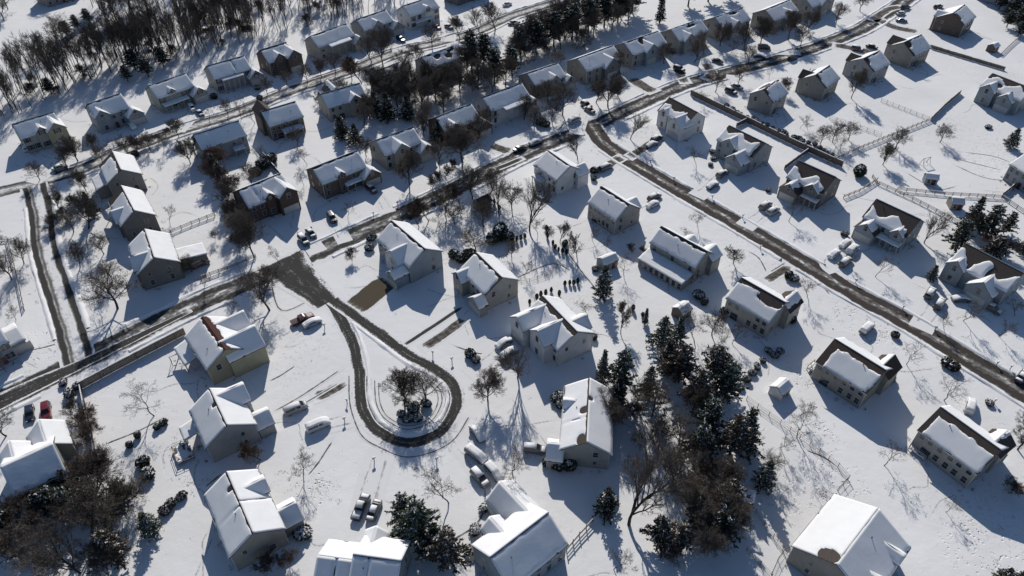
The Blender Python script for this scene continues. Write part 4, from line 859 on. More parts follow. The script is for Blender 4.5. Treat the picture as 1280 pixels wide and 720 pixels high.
def deck(u, v, yaw, L, W, label, rail=True):
    c = G(u, v, .6); r = root('wooden_deck', (c.x, c.y, 0), RAD(yaw), label, 'deck'); m = MB(); m.box(-L/2, L/2, -W/2, W/2, .5, .6); m.build('platform', DECK, r)
    m = MB(); nu, nv = int(L / .4), int(W / .4); m.add(*clip_sheet(nu, nv, lambda a, b: (-L/2 + a * L, -W/2 + b * W, .6), lambda a, b: .2 + nz(a * 4 + u, b * 4), lambda a, b: .16)); m.build('snow_cover', SNOW, r, True)
    for sx in (-1, 1):
        for sy in (-1, 0, 1): m = MB(); m.box(sx * (L/2 - .08) - .05, sx * (L/2 - .08) + .05, sy * (W/2 - .08) - .05, sy * (W/2 - .08) + .05, 0, 1.45); m.build('post', WOOD, r)
    m = MB()
    for z in (1.0, 1.4):
        m.box(-L/2, L/2, -W/2, -W/2 + .06, z, z + .07); m.box(-L/2, -L/2 + .06, -W/2 + .07, W/2, z, z + .07); m.box(L/2 - .06, L/2, -W/2 + .07, W/2, z, z + .07)
    m.build('railing', WOOD, r)
playset(223,452,30,'snow-capped swing set beside the yellow house with red roof'); patio(231,556,30,'snow-topped patio table on the deck side of the grey peaked house')
deck(229,566,-57,4.2,3.2,'snowy wooden deck beside the grey house with front peak'); deck(1022,462,-50,3.6,2.8,'dark wooden deck at the back of the tan house with snow slab'); deck(1150,563,-56,3.4,2.6,'wooden deck at the back of the greige house with rounded slab')
deck(676,243,-54,4.0,2.8,'wooden deck behind the white corner house'); deck(291,182,38,3.2,2.4,'snow-covered deck behind the streaked-roof blue house')
patio(760,556,80,'white-capped garden table in the shade behind the house with round patches'); playset(1156,205,20,'lone swing set frame in the big fenced snow field')
# ------------------------------------------------------------------ trees
def bare_meshes(seed, h=10, limbs=10, start=.22, ang=(28, 55), reach=.52, sub=(7, 6, 4), up=.10, r0=.20, crown_top=1.0, jit=.16, tw=.021):
    rng = random.Random(seed); tr, cr = MB(), MB()
    def rdir(d, a):
        o = d.orthogonal().normalized(); o.rotate(__import__('mathutils').Quaternion(d, rng.uniform(0, 2 * math.pi)))
        return (d * math.cos(a) + o * math.sin(a)).normalized()
    def grow(p, d, L, r, lv):
        ns = (7, 4, 3, 2, 1)[lv]; mb = tr if lv < 2 else cr; k = (8, 5, 4, 3, 3)[lv]; pts = [(p, d, r)]
        rend = r * (.25 if lv == 0 else .4)
        for i in range(ns):
            d = (d + Vector((rng.gauss(0, jit), rng.gauss(0, jit), rng.gauss(0, jit * .6) + up * (1 if lv else .3)))).normalized()
            q = p + d * (L / ns); ra = r + (rend - r) * i / ns; rb = r + (rend - r) * (i + 1) / ns
            mb.tube(p, q, max(tw, ra), max(tw * .8, rb), k); p = q; pts.append((p, d, rb))
        if lv >= 4 or lv > len(sub): return
        n = limbs if lv == 0 else sub[lv - 1]
        for j in range(n):
            t = start + (.98 - start) * (j + rng.random()) / n if lv == 0 else .25 + .75 * (j + rng.random()) / n
            i = min(ns - 1, int(t * ns)); a, b = pts[i], pts[i + 1]; pp = a[0].lerp(b[0], t * ns - i)
            A = RAD(rng.uniform(*ang)); 
            if lv == 0: ll = L * reach * (1.15 - .62 * t) * rng.uniform(.8, 1.15)
            else: ll = L * rng.uniform(.38, .62) * (1.1 - .35 * t)
            grow(pp, rdir(a[1], A), max(.35, ll), max(tw, a[2] * (.62 if lv == 0 else .6)), lv + 1)
    grow(Vector((0, 0, -.1)), Vector((0, 0, 1)), h * .80 * crown_top, r0, 0)
    return tr, cr
BV = {}
def variant(key, twig, **k):
    tr, cr = bare_meshes(**k); BV[key] = (tr.mesh('trunk', BARK), cr.mesh('crown', twig), k.get('h', 10))
variant('wide', TWIG, seed=1, limbs=13, start=.20, ang=(35, 65), reach=.74, sub=(9, 7, 5), r0=.22, tw=.015)
variant('wide2', TWIG, seed=2, limbs=14, start=.18, ang=(32, 62), reach=.72, sub=(9, 7, 5), r0=.22, up=.14, tw=.016)
variant('vase', TWIG, seed=3, limbs=12, start=.14, ang=(14, 36), reach=.82, sub=(8, 6, 5), r0=.20, up=.10, tw=.015)
variant('oval', TWIG, seed=4, limbs=18, start=.16, ang=(22, 42), reach=.46, sub=(7, 6, 4), r0=.14, up=.18, tw=.016)
variant('small', TWIG, seed=5, limbs=8, start=.22, ang=(30, 55), reach=.68, sub=(7, 5, 4), r0=.13, tw=.015)
variant('small2', TWIG, seed=6, limbs=7, start=.26, ang=(35, 60), reach=.78, sub=(6, 5, 4), r0=.13, jit=.24, tw=.015)
variant('dense', TWIG, seed=7, limbs=20, start=.20, ang=(30, 62), reach=.62, sub=(9, 7, 5), r0=.20, tw=.018)
variant('red', TWIGR, seed=8, limbs=15, start=.22, ang=(25, 50), reach=.50, sub=(9, 7, 4), r0=.15, tw=.020)
variant('pale', TWIGL, seed=9, limbs=12, start=.14, ang=(18, 45), reach=.74, sub=(8, 6, 4), r0=.18, tw=.016)
variant('forest', TWIGD, seed=10, h=10, limbs=14, start=.36, ang=(15, 38), reach=.40, sub=(6, 4, 2), r0=.105, jit=.07, tw=.011)
variant('forest2', TWIG, seed=11, h=10, limbs=12, start=.42, ang=(15, 36), reach=.36, sub=(5, 4, 2), r0=.095, jit=.06, tw=.011)
variant('forest3', TWIGD, seed=12, h=10, limbs=15, start=.32, ang=(18, 42), reach=.42, sub=(6, 5, 2), r0=.11, jit=.09, tw=.011)
variant('brush', TWIGR, seed=13, limbs=22, start=.06, ang=(15, 50), reach=.70, sub=(9, 7, 4), r0=.10, tw=.022, jit=.2)
variant('brushd', TWIGD, seed=14, limbs=22, start=.06, ang=(15, 55), reach=.72, sub=(9, 7, 4), r0=.10, tw=.024, jit=.2)
variant('brushp', TWIGL, seed=15, limbs=16, start=.05, ang=(15, 55), reach=.76, sub=(8, 6, 4), r0=.08, tw=.018, jit=.2)
def leafq(mb, p, d, w, l, rng):
    n = Vector((rng.gauss(0, 1), rng.gauss(0, 1), rng.gauss(0, 1))); s = d.cross(n)
    if s.length < 1e-4: return
    s = s.normalized() * w; mb.add([p - s * .4, p + d * l * .5 - s, p + d * l, p + d * l * .5 + s], [(0, 1, 2, 3)])
def blob(mb, p, r, rng, flat=.45):
    vs = []
    for i in range(6):
        a = i * math.pi / 3 + rng.random() * .5; q = r * rng.uniform(.7, 1.2); vs.append(p + Vector((math.cos(a) * q, math.sin(a) * q, -r * .1)))
    mb.add(vs + [p + Vector((rng.uniform(-.2, .2) * r, rng.uniform(-.2, .2) * r, r * flat)), p + Vector((0, 0, -r * .25))], [(i, (i + 1) % 6, 6) for i in range(6)] + [((i + 1) % 6, i, 7) for i in range(6)])
def conifer(seed, h=10, R=3.0, whorls=22, per=7, shape=.85, low=.10, droop=.25, snow=110, leaf=NEED, irregular=.25, lw=.13, ll=.62):
    rng = random.Random(seed); tr, cr, sn = MB(), MB(), MB()
    tr.tube((0, 0, -.1), (0, 0, h * .97), h * .022, .03, 8); spots = []
    lean = [(rng.uniform(-irregular, irregular)) for _ in range(6)]
    for i in range(whorls):
        t = low + (.98 - low) * i / (whorls - 1); z = h * t
        for j in range(per):
            a = 2 * math.pi * (j + rng.random() * .8) / per + i * 1.1
            L = R * max(.08, (1 - t)) ** shape * (1 + lean[int(a * 6 / 6.2832) % 6]) * rng.uniform(1 - irregular * 1.6, 1.12)
            d = Vector((math.cos(a), math.sin(a), rng.uniform(.02, .22) - droop * (1 - t))).normalized(); p0 = Vector((0, 0, z)); end = p0 + d * L
            tr.tube(p0, end, .045, .012, 3); n = max(2, int(L / .26))
            for k in range(n):
                s = (k + .5 + rng.random() * .5) / n; 
                if s < .18 and L > 1.2: continue
                p = p0 + d * (L * s)
                for _ in range(4):
                    dd = (d * .8 + Vector((rng.gauss(0, .6), rng.gauss(0, .6), rng.gauss(0, .38) - .08))).normalized(); leafq(cr, p, dd, lw * rng.uniform(.7, 1.3), ll * rng.uniform(.6, 1.15), rng)
            if L > .5: spots.append((p0 + d * (L * rng.uniform(.6, .98)) + Vector((0, 0, .12)), t))
    rng.shuffle(spots)
    for p, t in spots[:snow]:
        o = Vector((p.x, p.y, 0)).normalized()
        for _ in range(5): leafq(sn, p + Vector((rng.gauss(0, .16), rng.gauss(0, .16), rng.uniform(.0, .08))), (o + Vector((rng.gauss(0, .7), rng.gauss(0, .7), rng.gauss(0, .15)))).normalized(), rng.uniform(.04, .10), rng.uniform(.22, .55), rng)
    return tr, cr, sn
CV = {}
NEEDD0 = mat('needles_dark', (.044, .050, .038), .9, .35, 1.5, rand=.25)
def cvar(key, leaf, **k):
    tr, cr, sn = conifer(leaf=leaf, **k); CV[key] = (tr.mesh('trunk', BARK), cr.mesh('crown', leaf), sn.mesh('snow_clumps', SNOW) if sn.v else None, k.get('h', 10))
cvar('spruce', NEED, seed=21, R=3.0, snow=140)
cvar('spruce2', NEED, seed=22, R=3.4, whorls=20, snow=300, irregular=.3)
cvar('pine', NEED, seed=23, R=3.7, whorls=17, per=6, shape=.62, low=.2, droop=.12, snow=300, irregular=.42, lw=.16, ll=.8)
cvar('pineb', NEEDB, seed=24, R=3.6, whorls=17, per=6, shape=.58, low=.22, droop=.1, snow=130, irregular=.42, lw=.15, ll=.75)
cvar('dark', mat('needles_dark', (.044, .050, .038), .9, .35, 1.5, rand=.25), seed=25, R=2.9, whorls=22, per=7, snow=70)
cvar('mass', NEEDD0, seed=27, R=2.9, whorls=20, per=7, shape=.38, low=.28, droop=.1, snow=60, irregular=.4)
cvar('narrow', mat('needles_dark', (0,0,0)), seed=26, R=1.7, whorls=24, per=6, snow=70)
def shrub_mesh(seed, rx, rz, n, leaf, lw=.10, ll=.34, snow=10):
    rng = random.Random(seed); cr, sn = MB(), MB()
    for _ in range(n):
        d = Vector((rng.gauss(0, 1), rng.gauss(0, 1), rng.gauss(0, 1))).normalized(); f = rng.random() ** .3 * (1 + .22 * nz(d.x * 2, d.y * 2, d.z * 2 + seed))
        p = Vector((d.x * rx * f, d.y * rx * f, max(.02, rz * (1 + d.z * f)))); leafq(cr, p, (d + Vector((rng.gauss(0, .5), rng.gauss(0, .5), rng.gauss(0, .5) + .2))).normalized(), lw, ll, rng)
    for _ in range(snow):
        a, q = rng.random() * 6.28, rng.random() ** .5 * 1.02; blob(sn, Vector((math.cos(a) * rx * q, math.sin(a) * rx * q, rz * (1 + math.sqrt(max(0, 1 - q * q)) * rng.uniform(.8, 1.1)) + .02)), rng.uniform(.07, .2) * rx, rng)
    return cr.mesh('foliage', leaf), (sn.mesh('snow_cap', SNOW) if sn.v else None)
NEEDD = mat('needles_dark', (0, 0, 0)); NEEDS = mat('shrub_leaves', (.085, .092, .066), .9, .35, 2, rand=.25)
SV = {'round': shrub_mesh(31, 1.0, 1.0, 1500, NEEDS, snow=45), 'roundsnow': shrub_mesh(32, 1.0, .8, 1300, NEEDS, snow=120), 'column': shrub_mesh(33, .45, 1.5, 800, NEEDD, .08, .3, 2), 'brown': shrub_mesh(34, 1.0, .8, 1300, NEEDB, snow=70), 'heap': shrub_mesh(35, 1.0, .6, 700, NEEDB, snow=110)}
LOOKN = {}
def bare(u, v, h, var, look='bare tree', grp='bare yard trees', spread=1.0, label=None, cat='tree', name='bare_tree', rz=None):
    t, c, h0 = BV[var]; p = G(u, v); r = root(name, (p.x, p.y, 0), 0, label, cat, grp); s = h / h0
    r.rotation_euler = (random.uniform(-.04, .04), random.uniform(-.04, .04), random.uniform(0, 6.28) if rz is None else rz); r.scale = (s * spread, s * spread, s)
    link('trunk', t, r); link('crown', c, r)
    if not label: PENDING.append((r, look, (u, v)))
    return r
def coni(u, v, h, var, look='evergreen', spread=1.0, grp='evergreen trees', label=None, name=None):
    t, c, sn, h0 = CV[var]; p = G(u, v); r = root(name or ('pine_tree' if 'pine' in var else 'spruce_tree'), (p.x, p.y, 0), random.uniform(0, 6.28), label, 'tree', grp); s = h / h0
    r.scale = (s * spread, s * spread, s); link('trunk', t, r); link('crown', c, r)
    if sn: link('snow_clumps', sn, r)
    if not label: PENDING.append((r, look, (u, v)))
    return r
def shrub(u, v, rad, var, look='evergreen shrub', hs=1.0, grp='garden shrubs', name='evergreen_shrub', label=None):
    f, sn = SV[var]; p = G(u, v); r = root(name, (p.x, p.y, 0), random.uniform(0, 6.28), label, 'shrub', grp); rad *= .8; r.scale = (rad * random.uniform(.8, 1.25), rad * random.uniform(.75, 1.1), rad * hs * random.uniform(.75, 1.0))
    link('foliage', f, r)
    if sn: link('snow_cap', sn, r)
    if not label: PENDING.append((r, look, (u, v)))
    return r
for a in [  # yard and street trees: foot of the trunk, height, form
 (147,386,11,'wide','big spreading bare tree',1.25),(111,286,10,'wide2','spreading bare tree',1.1),(70,250,6,'small','small bare tree'),(318,322,14,'dense','massive dark bare tree',.8),(337,388,10.5,'wide2','wide bare tree',1.15),(290,393,4.5,'small','small twiggy tree'),
 (193,520,9,'small2','crooked bare tree',1.1),(8,545,8,'wide','bare tree'),(379,589,7,'small','finely twigged bare tree',1.1),(326,575,6.5,'red','brown twiggy tree',1.2),(506,507,9,'dense','dense dark-twigged tree',1.2),(531,502,8.5,'wide','open bare tree',1.15),
 (610,502,8.5,'dense','dense brown round tree',1.1),(647,472,10,'vase','tall bare tree',1.0),(561,629,10,'small','slender bare tree',1.0),(776,418,9,'red','reddish slender tree',.8),(786,656,15,'vase','tall many-stemmed bare tree',1.1),(767,712,6,'small','bare young tree'),
 (996,548,8,'small2','bare tree'),(1022,623,3,'small2','tiny bare sapling'),(1105,582,6.5,'small2','small crooked bare tree'),(1182,640,4,'small2','thin bare sapling'),(1180,500,7.5,'small2','leaning bare tree',1.1),(1272,562,10,'dense','dense bare tree',.9),
 (1133,455,6.5,'small2','thin bare tree'),(1204,401,7,'small','thin pale tree'),(1094,346,6.5,'small','thin bare tree'),(1009,371,6.5,'small','thin reddish tree'),(986,277,7,'small','thin bare tree'),(916.5,329,6,'oval','dense rounded tree',1.5),
 (872,284,5.5,'small','thin bare tree'),(788,174,8,'vase','upright bare tree'),(722,199,7.5,'vase','bare tree'),(703,144,11,'wide','spreading bare tree'),(760,134,11,'dense','dark bare tree',1.25),(578,203,13,'dense','broad spreading bare tree',1.3),
 (512,231,11,'dense','bare tree',1.0),(435,273,5,'small','small bare tree'),(536,276,8.5,'red','brown-twigged street tree',1.1),(556,268,8.5,'wide','bare street tree',1.0),(575,256,8.5,'red','rust-twigged street tree',1.1),(591,250,10,'wide2','tall street tree'),
 (624,270,10,'pale','pale-barked bare tree',.9),(594,312,6.5,'pale','bushy pale tree',1.5),(662,289,12,'vase','tall upright bare tree',1.0),(700,303,7.5,'oval','narrow oval tree'),(721,321,7.5,'oval','plump oval tree',1.2),(780,345,6,'small2','bent bare tree'),
 (757,310,4,'small','young bare tree'),(868,428,9,'small','bare tree'),(903,437,6,'small','bare tree'),(1103.5,206,7,'dense','dark round-headed tree',1.0),(1120,186,7,'wide','bare tree'),(1174.7,178,6,'wide','spreading bare tree',1.1),
 (1155,304,7,'vase','fan-shaped bare tree',1.1),(1064,123,11,'dense','round-crowned bare tree',.7),(1041,178,7,'wide','bare tree'),(1018,186,5,'small','bare tree'),(922,105,7,'wide','bare road tree'),(894,115,7.5,'wide','bare road tree'),(911,71,7,'small','bare tree'),
 (879,66,8,'pale','bushy pale tree',1.0),(961,99,4,'small2','leaning tree'),(302,149,7,'small','bare street tree'),(318.5,154,7,'small','pinkish street tree'),(359,108,6,'wide','bare street tree'),(619.5,37,11,'wide2','bushy spreading tree',1.1),
 (479,83,15,'dense','tall broad bare tree',.85),(521.6,81,10,'oval','upright bare tree',1.1),(452,104,12,'red','rusty bare tree',1.1),(506,92,9,'wide','bare tree'),(246,196,7,'wide','bare tree'),(322,207,7,'small','bare tree'),(205,188,6,'small','bare road tree'),(160,196,7,'wide','bare road tree'),
 (120,190,6,'dense','bare tree'),(98,203,9,'dense','dark bare tree',1.2),(14,350,8,'wide','bare tree'),(-4,375,8,'wide2','bare tree'),(20,400,5,'small','small bare tree'),(1180,415,5,'small','young bare tree'),(1248,420,5.5,'small','young bare tree'),
 (980,118,6,'dense','bushy tree'),(1010,165,4,'small','small bare tree'),(935,560,4,'small','small bare tree'),(685,128,8,'wide','bare tree'),(668,130,7,'wide2','bare tree'),(950,58,12,'dense','broad dark tree',1.0),(985,50,12,'dense','broad dark tree',1.0),(1010,40,9,'dense','dark tree'),
 (640,590,9,'small','slim bare tree'),(556,222,7,'red','rusty bare tree',1.2),(540,236,7,'red','rusty bare tree',1.2),(350,330,5,'small','small bare tree'),(846,560,9,'wide','bare tree in the pine clump'),(735,395,5,'small','bare sapling'),(212,275,5,'small','small bare tree')]:
    bare(a[0], a[1], a[2], a[3], a[4], spread=a[5] if len(a) > 5 else 1.0)
# dense wooded strips between the streets
for u, v, h in [(655,62,12),(668,56,13),(682,50,13),(697,44,14),(710,38,14),(722,34,14),(740,28,14),(758,24,14),(775,20,13),(700,62,11),(720,54,11),(742,46,12),(765,38,11),(785,30,11),(645,78,10)]:
    bare(u, v, h, 'dense', 'dark bare thicket tree', 'bare thicket trees', 1.0)
for u, v, h in [(468,118,11),(483,126,12),(497,134,12),(512,128,12),(528,138,12),(545,128,12),(560,122,12),(575,118,12),(535,115,11),(555,142,10),(598,112,12),(615,116,11),(632,108,11),(585,98,13),(505,112,11)]:
    bare(u, v, h, 'dense', 'dark bare yard tree', 'bare thicket trees', 1.0)
for u, v, h, w_, sp in [(862,640,10,'dense',1),(885,655,11,'dense',1.1),(905,668,10,'dense',1),(880,690,9,'dense',1.1),(868,612,9,'wide2',1),(900,618,9,'dense',1),(850,470,9,'red',1.2),(842,452,8,'red',1.3),(865,520,9,'dense',.9),(890,480,9,'red',1.1),(815,520,9,'wide',1),(795,505,10,'vase',.9),(842,600,8,'wide2',1.1),(822,575,8,'vase',1),(765,535,8,'dense',.9),(755,520,8,'wide',.9)]:
    bare(u, v, h, w_, {'dense': 'dense brown bare tree', 'red': 'russet bare tree', 'wide': 'thin grey bare tree', 'wide2': 'grey bare tree', 'vase': 'upright grey bare tree'}[w_], 'bare trees of the tree belt', sp)
for u, v, h, w_ in [(128,203,6,'wide'),(145,199,6,'small'),(172,192,6,'dense'),(188,188,6,'wide'),(224,172,7,'dense'),(238,205,8,'dense'),(262,152,5,'small'),(285,145,6,'wide'),(335,118,6,'wide'),(384,104,7,'wide'),(402,96,7,'dense'),(420,92,8,'wide'),(465,78,9,'wide2'),(540,60,9,'wide'),(575,48,9,'wide2'),(600,44,9,'vase'),
 (316,232,7,'wide'),(285,262,8,'wide2'),(298,283,8,'dense'),(306,303,9,'wide2'),(372,182,6,'wide'),(384,206,6,'small'),(380,232,5,'small'),(458,196,6,'wide'),(455,160,8,'wide2'),(462,150,9,'dense'),(440,100,8,'dense'),(430,122,7,'wide'),(530,170,8,'dense'),(535,158,8,'wide2'),(596,176,9,'wide2'),(610,160,7,'wide'),(548,205,8,'wide'),
 (50,225,6,'wide'),(85,212,7,'wide2'),(108,240,7,'dense'),(75,262,6,'dense'),(92,290,7,'wide'),(130,318,6,'wide'),(100,335,7,'wide2'),(140,352,6,'wide'),(215,350,5,'small'),(240,340,5,'wide'),(255,362,5,'small'),(30,330,7,'wide2'),(-2,320,8,'wide'),(8,465,6,'small'),
 (524,284,8,'red'),(545,290,6,'small'),(568,280,7,'wide'),(605,283,8,'wide'),(612,244,9,'wide2'),(640,262,8,'wide'),(672,292,6,'small'),(685,300,6,'oval'),(640,322,5,'wide'),(655,345,5,'small'),(740,300,5,'small'),(690,152,8,'wide'),(655,150,8,'wide2'),(668,160,7,'wide'),(745,128,9,'wide2'),(772,120,8,'wide'),(775,92,8,'wide2'),(830,80,8,'wide'),(868,78,9,'wide2'),(900,58,10,'dense'),(930,62,10,'wide2'),(1000,58,8,'wide'),(935,80,7,'wide'),(1045,30,8,'wide2'),(1075,14,8,'wide'),
 (1025,180,6,'wide'),(1050,188,6,'small'),(1000,160,5,'small'),(1060,175,6,'wide'),(880,130,5,'small'),(1140,90,5,'small'),(1210,290,6,'wide'),(1180,280,5,'small'),(1088,290,4,'small'),(870,206,6,'small'),(860,350,5,'small'),(890,420,7,'wide'),(915,430,6,'small'),(1000,520,5,'small'),(975,560,5,'small'),(1268,395,6,'small'),(1060,330,4,'small'),(860,300,4,'small')]:
    bare(u, v, h, w_, 'dense grey bare tree' if w_ == 'dense' else {'wide': 'fine-twigged bare tree', 'wide2': 'full bare tree', 'vase': 'upright bare tree', 'small': 'slight bare tree', 'red': 'rust-twigged bare tree', 'oval': 'oval bare tree'}[w_])
for a in [  # evergreens
 (753,371,9.5,'spruce','dark green spruce',1.05),(826,432,9,'spruce2','snow-specked spruce',1.1),(846,428,8,'spruce2','bushy spruce',1.0),(806,405,5,'narrow','narrow dark conifer'),(752,478,10,'spruce2','snow-dusted fir',.75),(774,492,13,'pine','tall snow-flecked pine',.75),(770,510,10,'dark','dark fir',.9),
 (809,494,9,'spruce2','snow-tipped fir',.85),(848,478,11,'pineb','brown-needled pine',1.1),(832,462,9,'dark','black-green fir',1.1),(889,478,11,'pineb','brown pine',1.0),(905,500,11,'pine','snow-flecked pine',1.0),(870,505,10,'pineb','tall brown pine',1.1),(884,545,11,'pine','big snow-flecked pine',1.0),
 (928,556,11,'spruce2','dark spruce',1.1),(912,566,11,'pineb','tall brown pine',1.1),(868,575,11,'pine','snow-speckled pine',1.0),(952,608,8,'spruce','dark spruce',1.1),(868,655,9,'pineb','brown pine',1.1),(898,672,10,'mass','dark fir',1.2),(905,640,10,'pineb','brown pine',1.0),
 (757,638,7,'dark','round dark evergreen',1.3),(824,678,7,'pineb','low brown pine',1.4),(848,682,6,'pineb','low brown pine',1.5),(526,672,11,'pine','big dark snow-flecked pine',1.2),(508,650,8,'pine','snow-dusted pine',1.0),(560,705,10,'pineb','brown snow-specked pine',1.2),(545,690,9,'dark','dark fir',1.2),
 (1228,300,11,'pine','dark pine',1.0),(1210,285,10,'dark','dark pine',1.1),(1193,312,9.5,'pine','dark pine',1.0),(1254,292,7,'pine','dark pine'),(1278,318,8,'spruce','dark spruce',.9),(1240,322,7,'pineb','brown evergreen',1.5),(1262,184,6.5,'spruce','green evergreen',1.4),(1163,349,4.5,'spruce','small dark evergreen',1.3),
 (118,270,8,'dark','dark conifer',.9),(428,172,8,'dark','dark spreading conifer',1.5),(445,180,7,'dark','dark spreading conifer',1.4),(590,92,16,'mass','huge black evergreen',1.1),(618,104,13,'mass','black evergreen',1.2),(605,85,13,'mass','black evergreen',1.1),(640,95,12,'mass','black evergreen',1.2),(470,145,9,'dark','dark conifer',1.2),(485,150,10,'dark','dark conifer',1.2),(510,150,9,'dark','dark conifer',1.1),
 (549,178,8,'dark','dark conifer',1.2),(824,29,14,'narrow','tall narrow spruce'),(735,42,14,'mass','black thicket evergreen',1.3),(715,50,14,'mass','black thicket evergreen',1.3),(692,58,14,'mass','black thicket evergreen',1.2),(670,66,13,'mass','black thicket evergreen',1.2),(755,34,14,'mass','black thicket evergreen',1.3),(650,72,12,'mass','black thicket evergreen',1.2),(772,28,13,'mass','black thicket evergreen',1.3),
 (790,16,14,'mass','black thicket evergreen',1.3),(860,8,14,'mass','dark evergreen at the top edge',1.3),(885,2,14,'mass','dark evergreen at the top edge',1.3),(910,-2,14,'mass','dark evergreen at the top edge',1.3),(1262,20,10,'dark','dark fir',1.5),(1275,30,10,'dark','dark fir',1.5),(1275,12,12,'dark','dark fir',1.5),(1248,12,8,'mass','broad dark evergreen',1.5),(1258,34,7,'mass','broad dark evergreen',1.5),(1272,46,6,'mass','broad dark evergreen',1.5),(1262,2,9,'mass','broad dark evergreen',1.5),
 (170,88,8,'mass','dark green woodland evergreen',1.5),(186,96,8,'mass','dark woodland evergreen',1.5),(205,84,8,'mass','dark green woodland evergreen',1.5),(160,102,6,'mass','dark woodland evergreen',1.5),(65,118,6,'mass','dark woodland evergreen',1.6),(85,45,6,'mass','dark field-edge evergreen',1.6),(98,37,6,'mass','dark field-edge evergreen',1.5),(112,29,6,'mass','dark field-edge evergreen',1.6),
 (92,640,7,'pine','snow-flecked pine',1.4),(120,640,7,'pine','snow-flecked pine',1.3),(140,655,6,'pineb','brown pine',1.4),(66,640,7,'mass','dark evergreen',1.5),(10,672,9,'mass','dark evergreen',1.3),(150,620,5,'pine','snow-flecked pine',1.3),(190,664,6,'spruce','round green evergreen',1.4),(90,612,6,'dark','dark fir',1.4),(150,700,9,'pineb','brown pine',1.2),(1252,726,4,'dark','dark evergreen',1.5),(1268,730,4,'dark','dark evergreen',1.4),
 (280,232,8,'pineb','tall brown evergreen',.9),(272,222,8,'pineb','tall brown evergreen',.9),(286,246,7,'pineb','tall brown evergreen',.9),(265,212,7,'pineb','tall brown evergreen',.9)]:
    coni(a[0], a[1], a[2], a[3], a[4], a[5] if len(a) > 5 else 1.0)
for a in [  # brushy bare shrubs
 (262,206,6,'brush','rust-brown tall shrub'),(271,218,7,'brush','rust-brown tall shrub'),(279,230,7,'brush','rust-brown tall shrub'),(284,246,6,'brush','rust-brown tall shrub'),(292,265,5,'brush','rust-brown tall shrub'),(300,290,5,'brush','rust-brown tall shrub'),(308,312,5,'brush','rust-brown tall shrub'),(330,350,4,'brush','rust-brown roadside shrub'),(180,186,3.2,'brush','brown roadside shrub'),(190,181,3.2,'brush','brown roadside shrub'),(200,177,3.2,'brush','brown roadside shrub'),(212,172,3.2,'brushd','dark roadside shrub'),
 (85,275,4,'brushd','dark tangled shrub'),(70,285,4,'brushd','dark tangled shrub'),(98,262,5,'brushd','dark tangled shrub'),(1240,312,5,'brush','russet tall shrub'),(1252,318,4.5,'brush','russet tall shrub'),(115,560,5,'brush','dark red hedge shrub'),(105,540,5,'brush','dark red hedge shrub'),(98,520,4,'brushd','dark snow-brushed shrub'),(112,585,5,'brush','dark red hedge shrub'),
 (128,600,8,'dense','tangled dark shrub'),(115,672,12,'wide2','tangled dark shrub'),(30,706,9,'dense','tangled dark shrub'),(130,610,7,'brushd','tangled dark shrub'),(160,636,6,'brushd','tangled dark shrub'),(55,672,6,'brushd','tangled dark shrub'),(28,655,7,'brushd','tangled dark shrub'),(135,712,7,'brushd','tangled dark shrub'),(75,718,8,'brushp','pale tangled shrub'),(170,622,5,'brushp','pale tangled shrub'),(100,716,9,'vase','tangled dark shrub'),
 (962,586,4.5,'brushp','pale bare shrub'),(1256,612,3.6,'brush','dark brown shrub'),(440,328,3.4,'brush','red-brown leafy shrub'),(835,700,4,'brushd','dark tangled shrub'),(800,560,4,'brushp','pale snowy brush'),(820,540,4,'brushp','pale snowy brush'),(790,585,3.5,'brushp','pale snowy brush'),(835,590,4,'brushp','pale snowy brush'),(790,520,4,'brushd','dark brush'),(790,317,2.4,'brush','orange-brown low shrub'),(806,318,2.2,'brush','orange-brown low shrub'),(820,312,2.0,'brush','orange-brown low shrub'),
 (400,130,4,'brushd','dark brush'),(880,600,5,'brushd','dark brush'),(860,625,5,'brushd','dark brush'),(318,578,3.5,'brushp','pale bare shrub'),(270,300,3,'brushp','pale bare shrub'),(350,150,3,'brushp','pale bare shrub'),(345,172,3,'brushp','pale bare shrub'),(430,700,3.5,'brush','russet shrub at the bottom edge'),(365,700,3.5,'brush','russet shrub at the bottom edge'),(335,705,4,'brush','russet shrub at the bottom edge'),
 (706,48,8,'brushd','dark thicket brush'),(730,60,7,'brushd','dark thicket brush'),(680,72,7,'brushd','dark thicket brush'),(660,80,7,'brushd','dark thicket brush'),(695,85,6,'brushp','pale thicket brush'),(480,115,8,'brushd','dark yard brush'),(500,120,8,'brushd','dark yard brush'),(520,130,8,'brushd','dark yard brush'),(540,120,8,'brushd','dark yard brush'),(560,110,8,'brushd','dark yard brush'),(590,115,7,'brushd','dark yard brush')]:
    bare(a[0], a[1], a[2], a[3], a[4], 'brushy bare shrubs', 1.25, cat='shrub', name='bare_shrub')
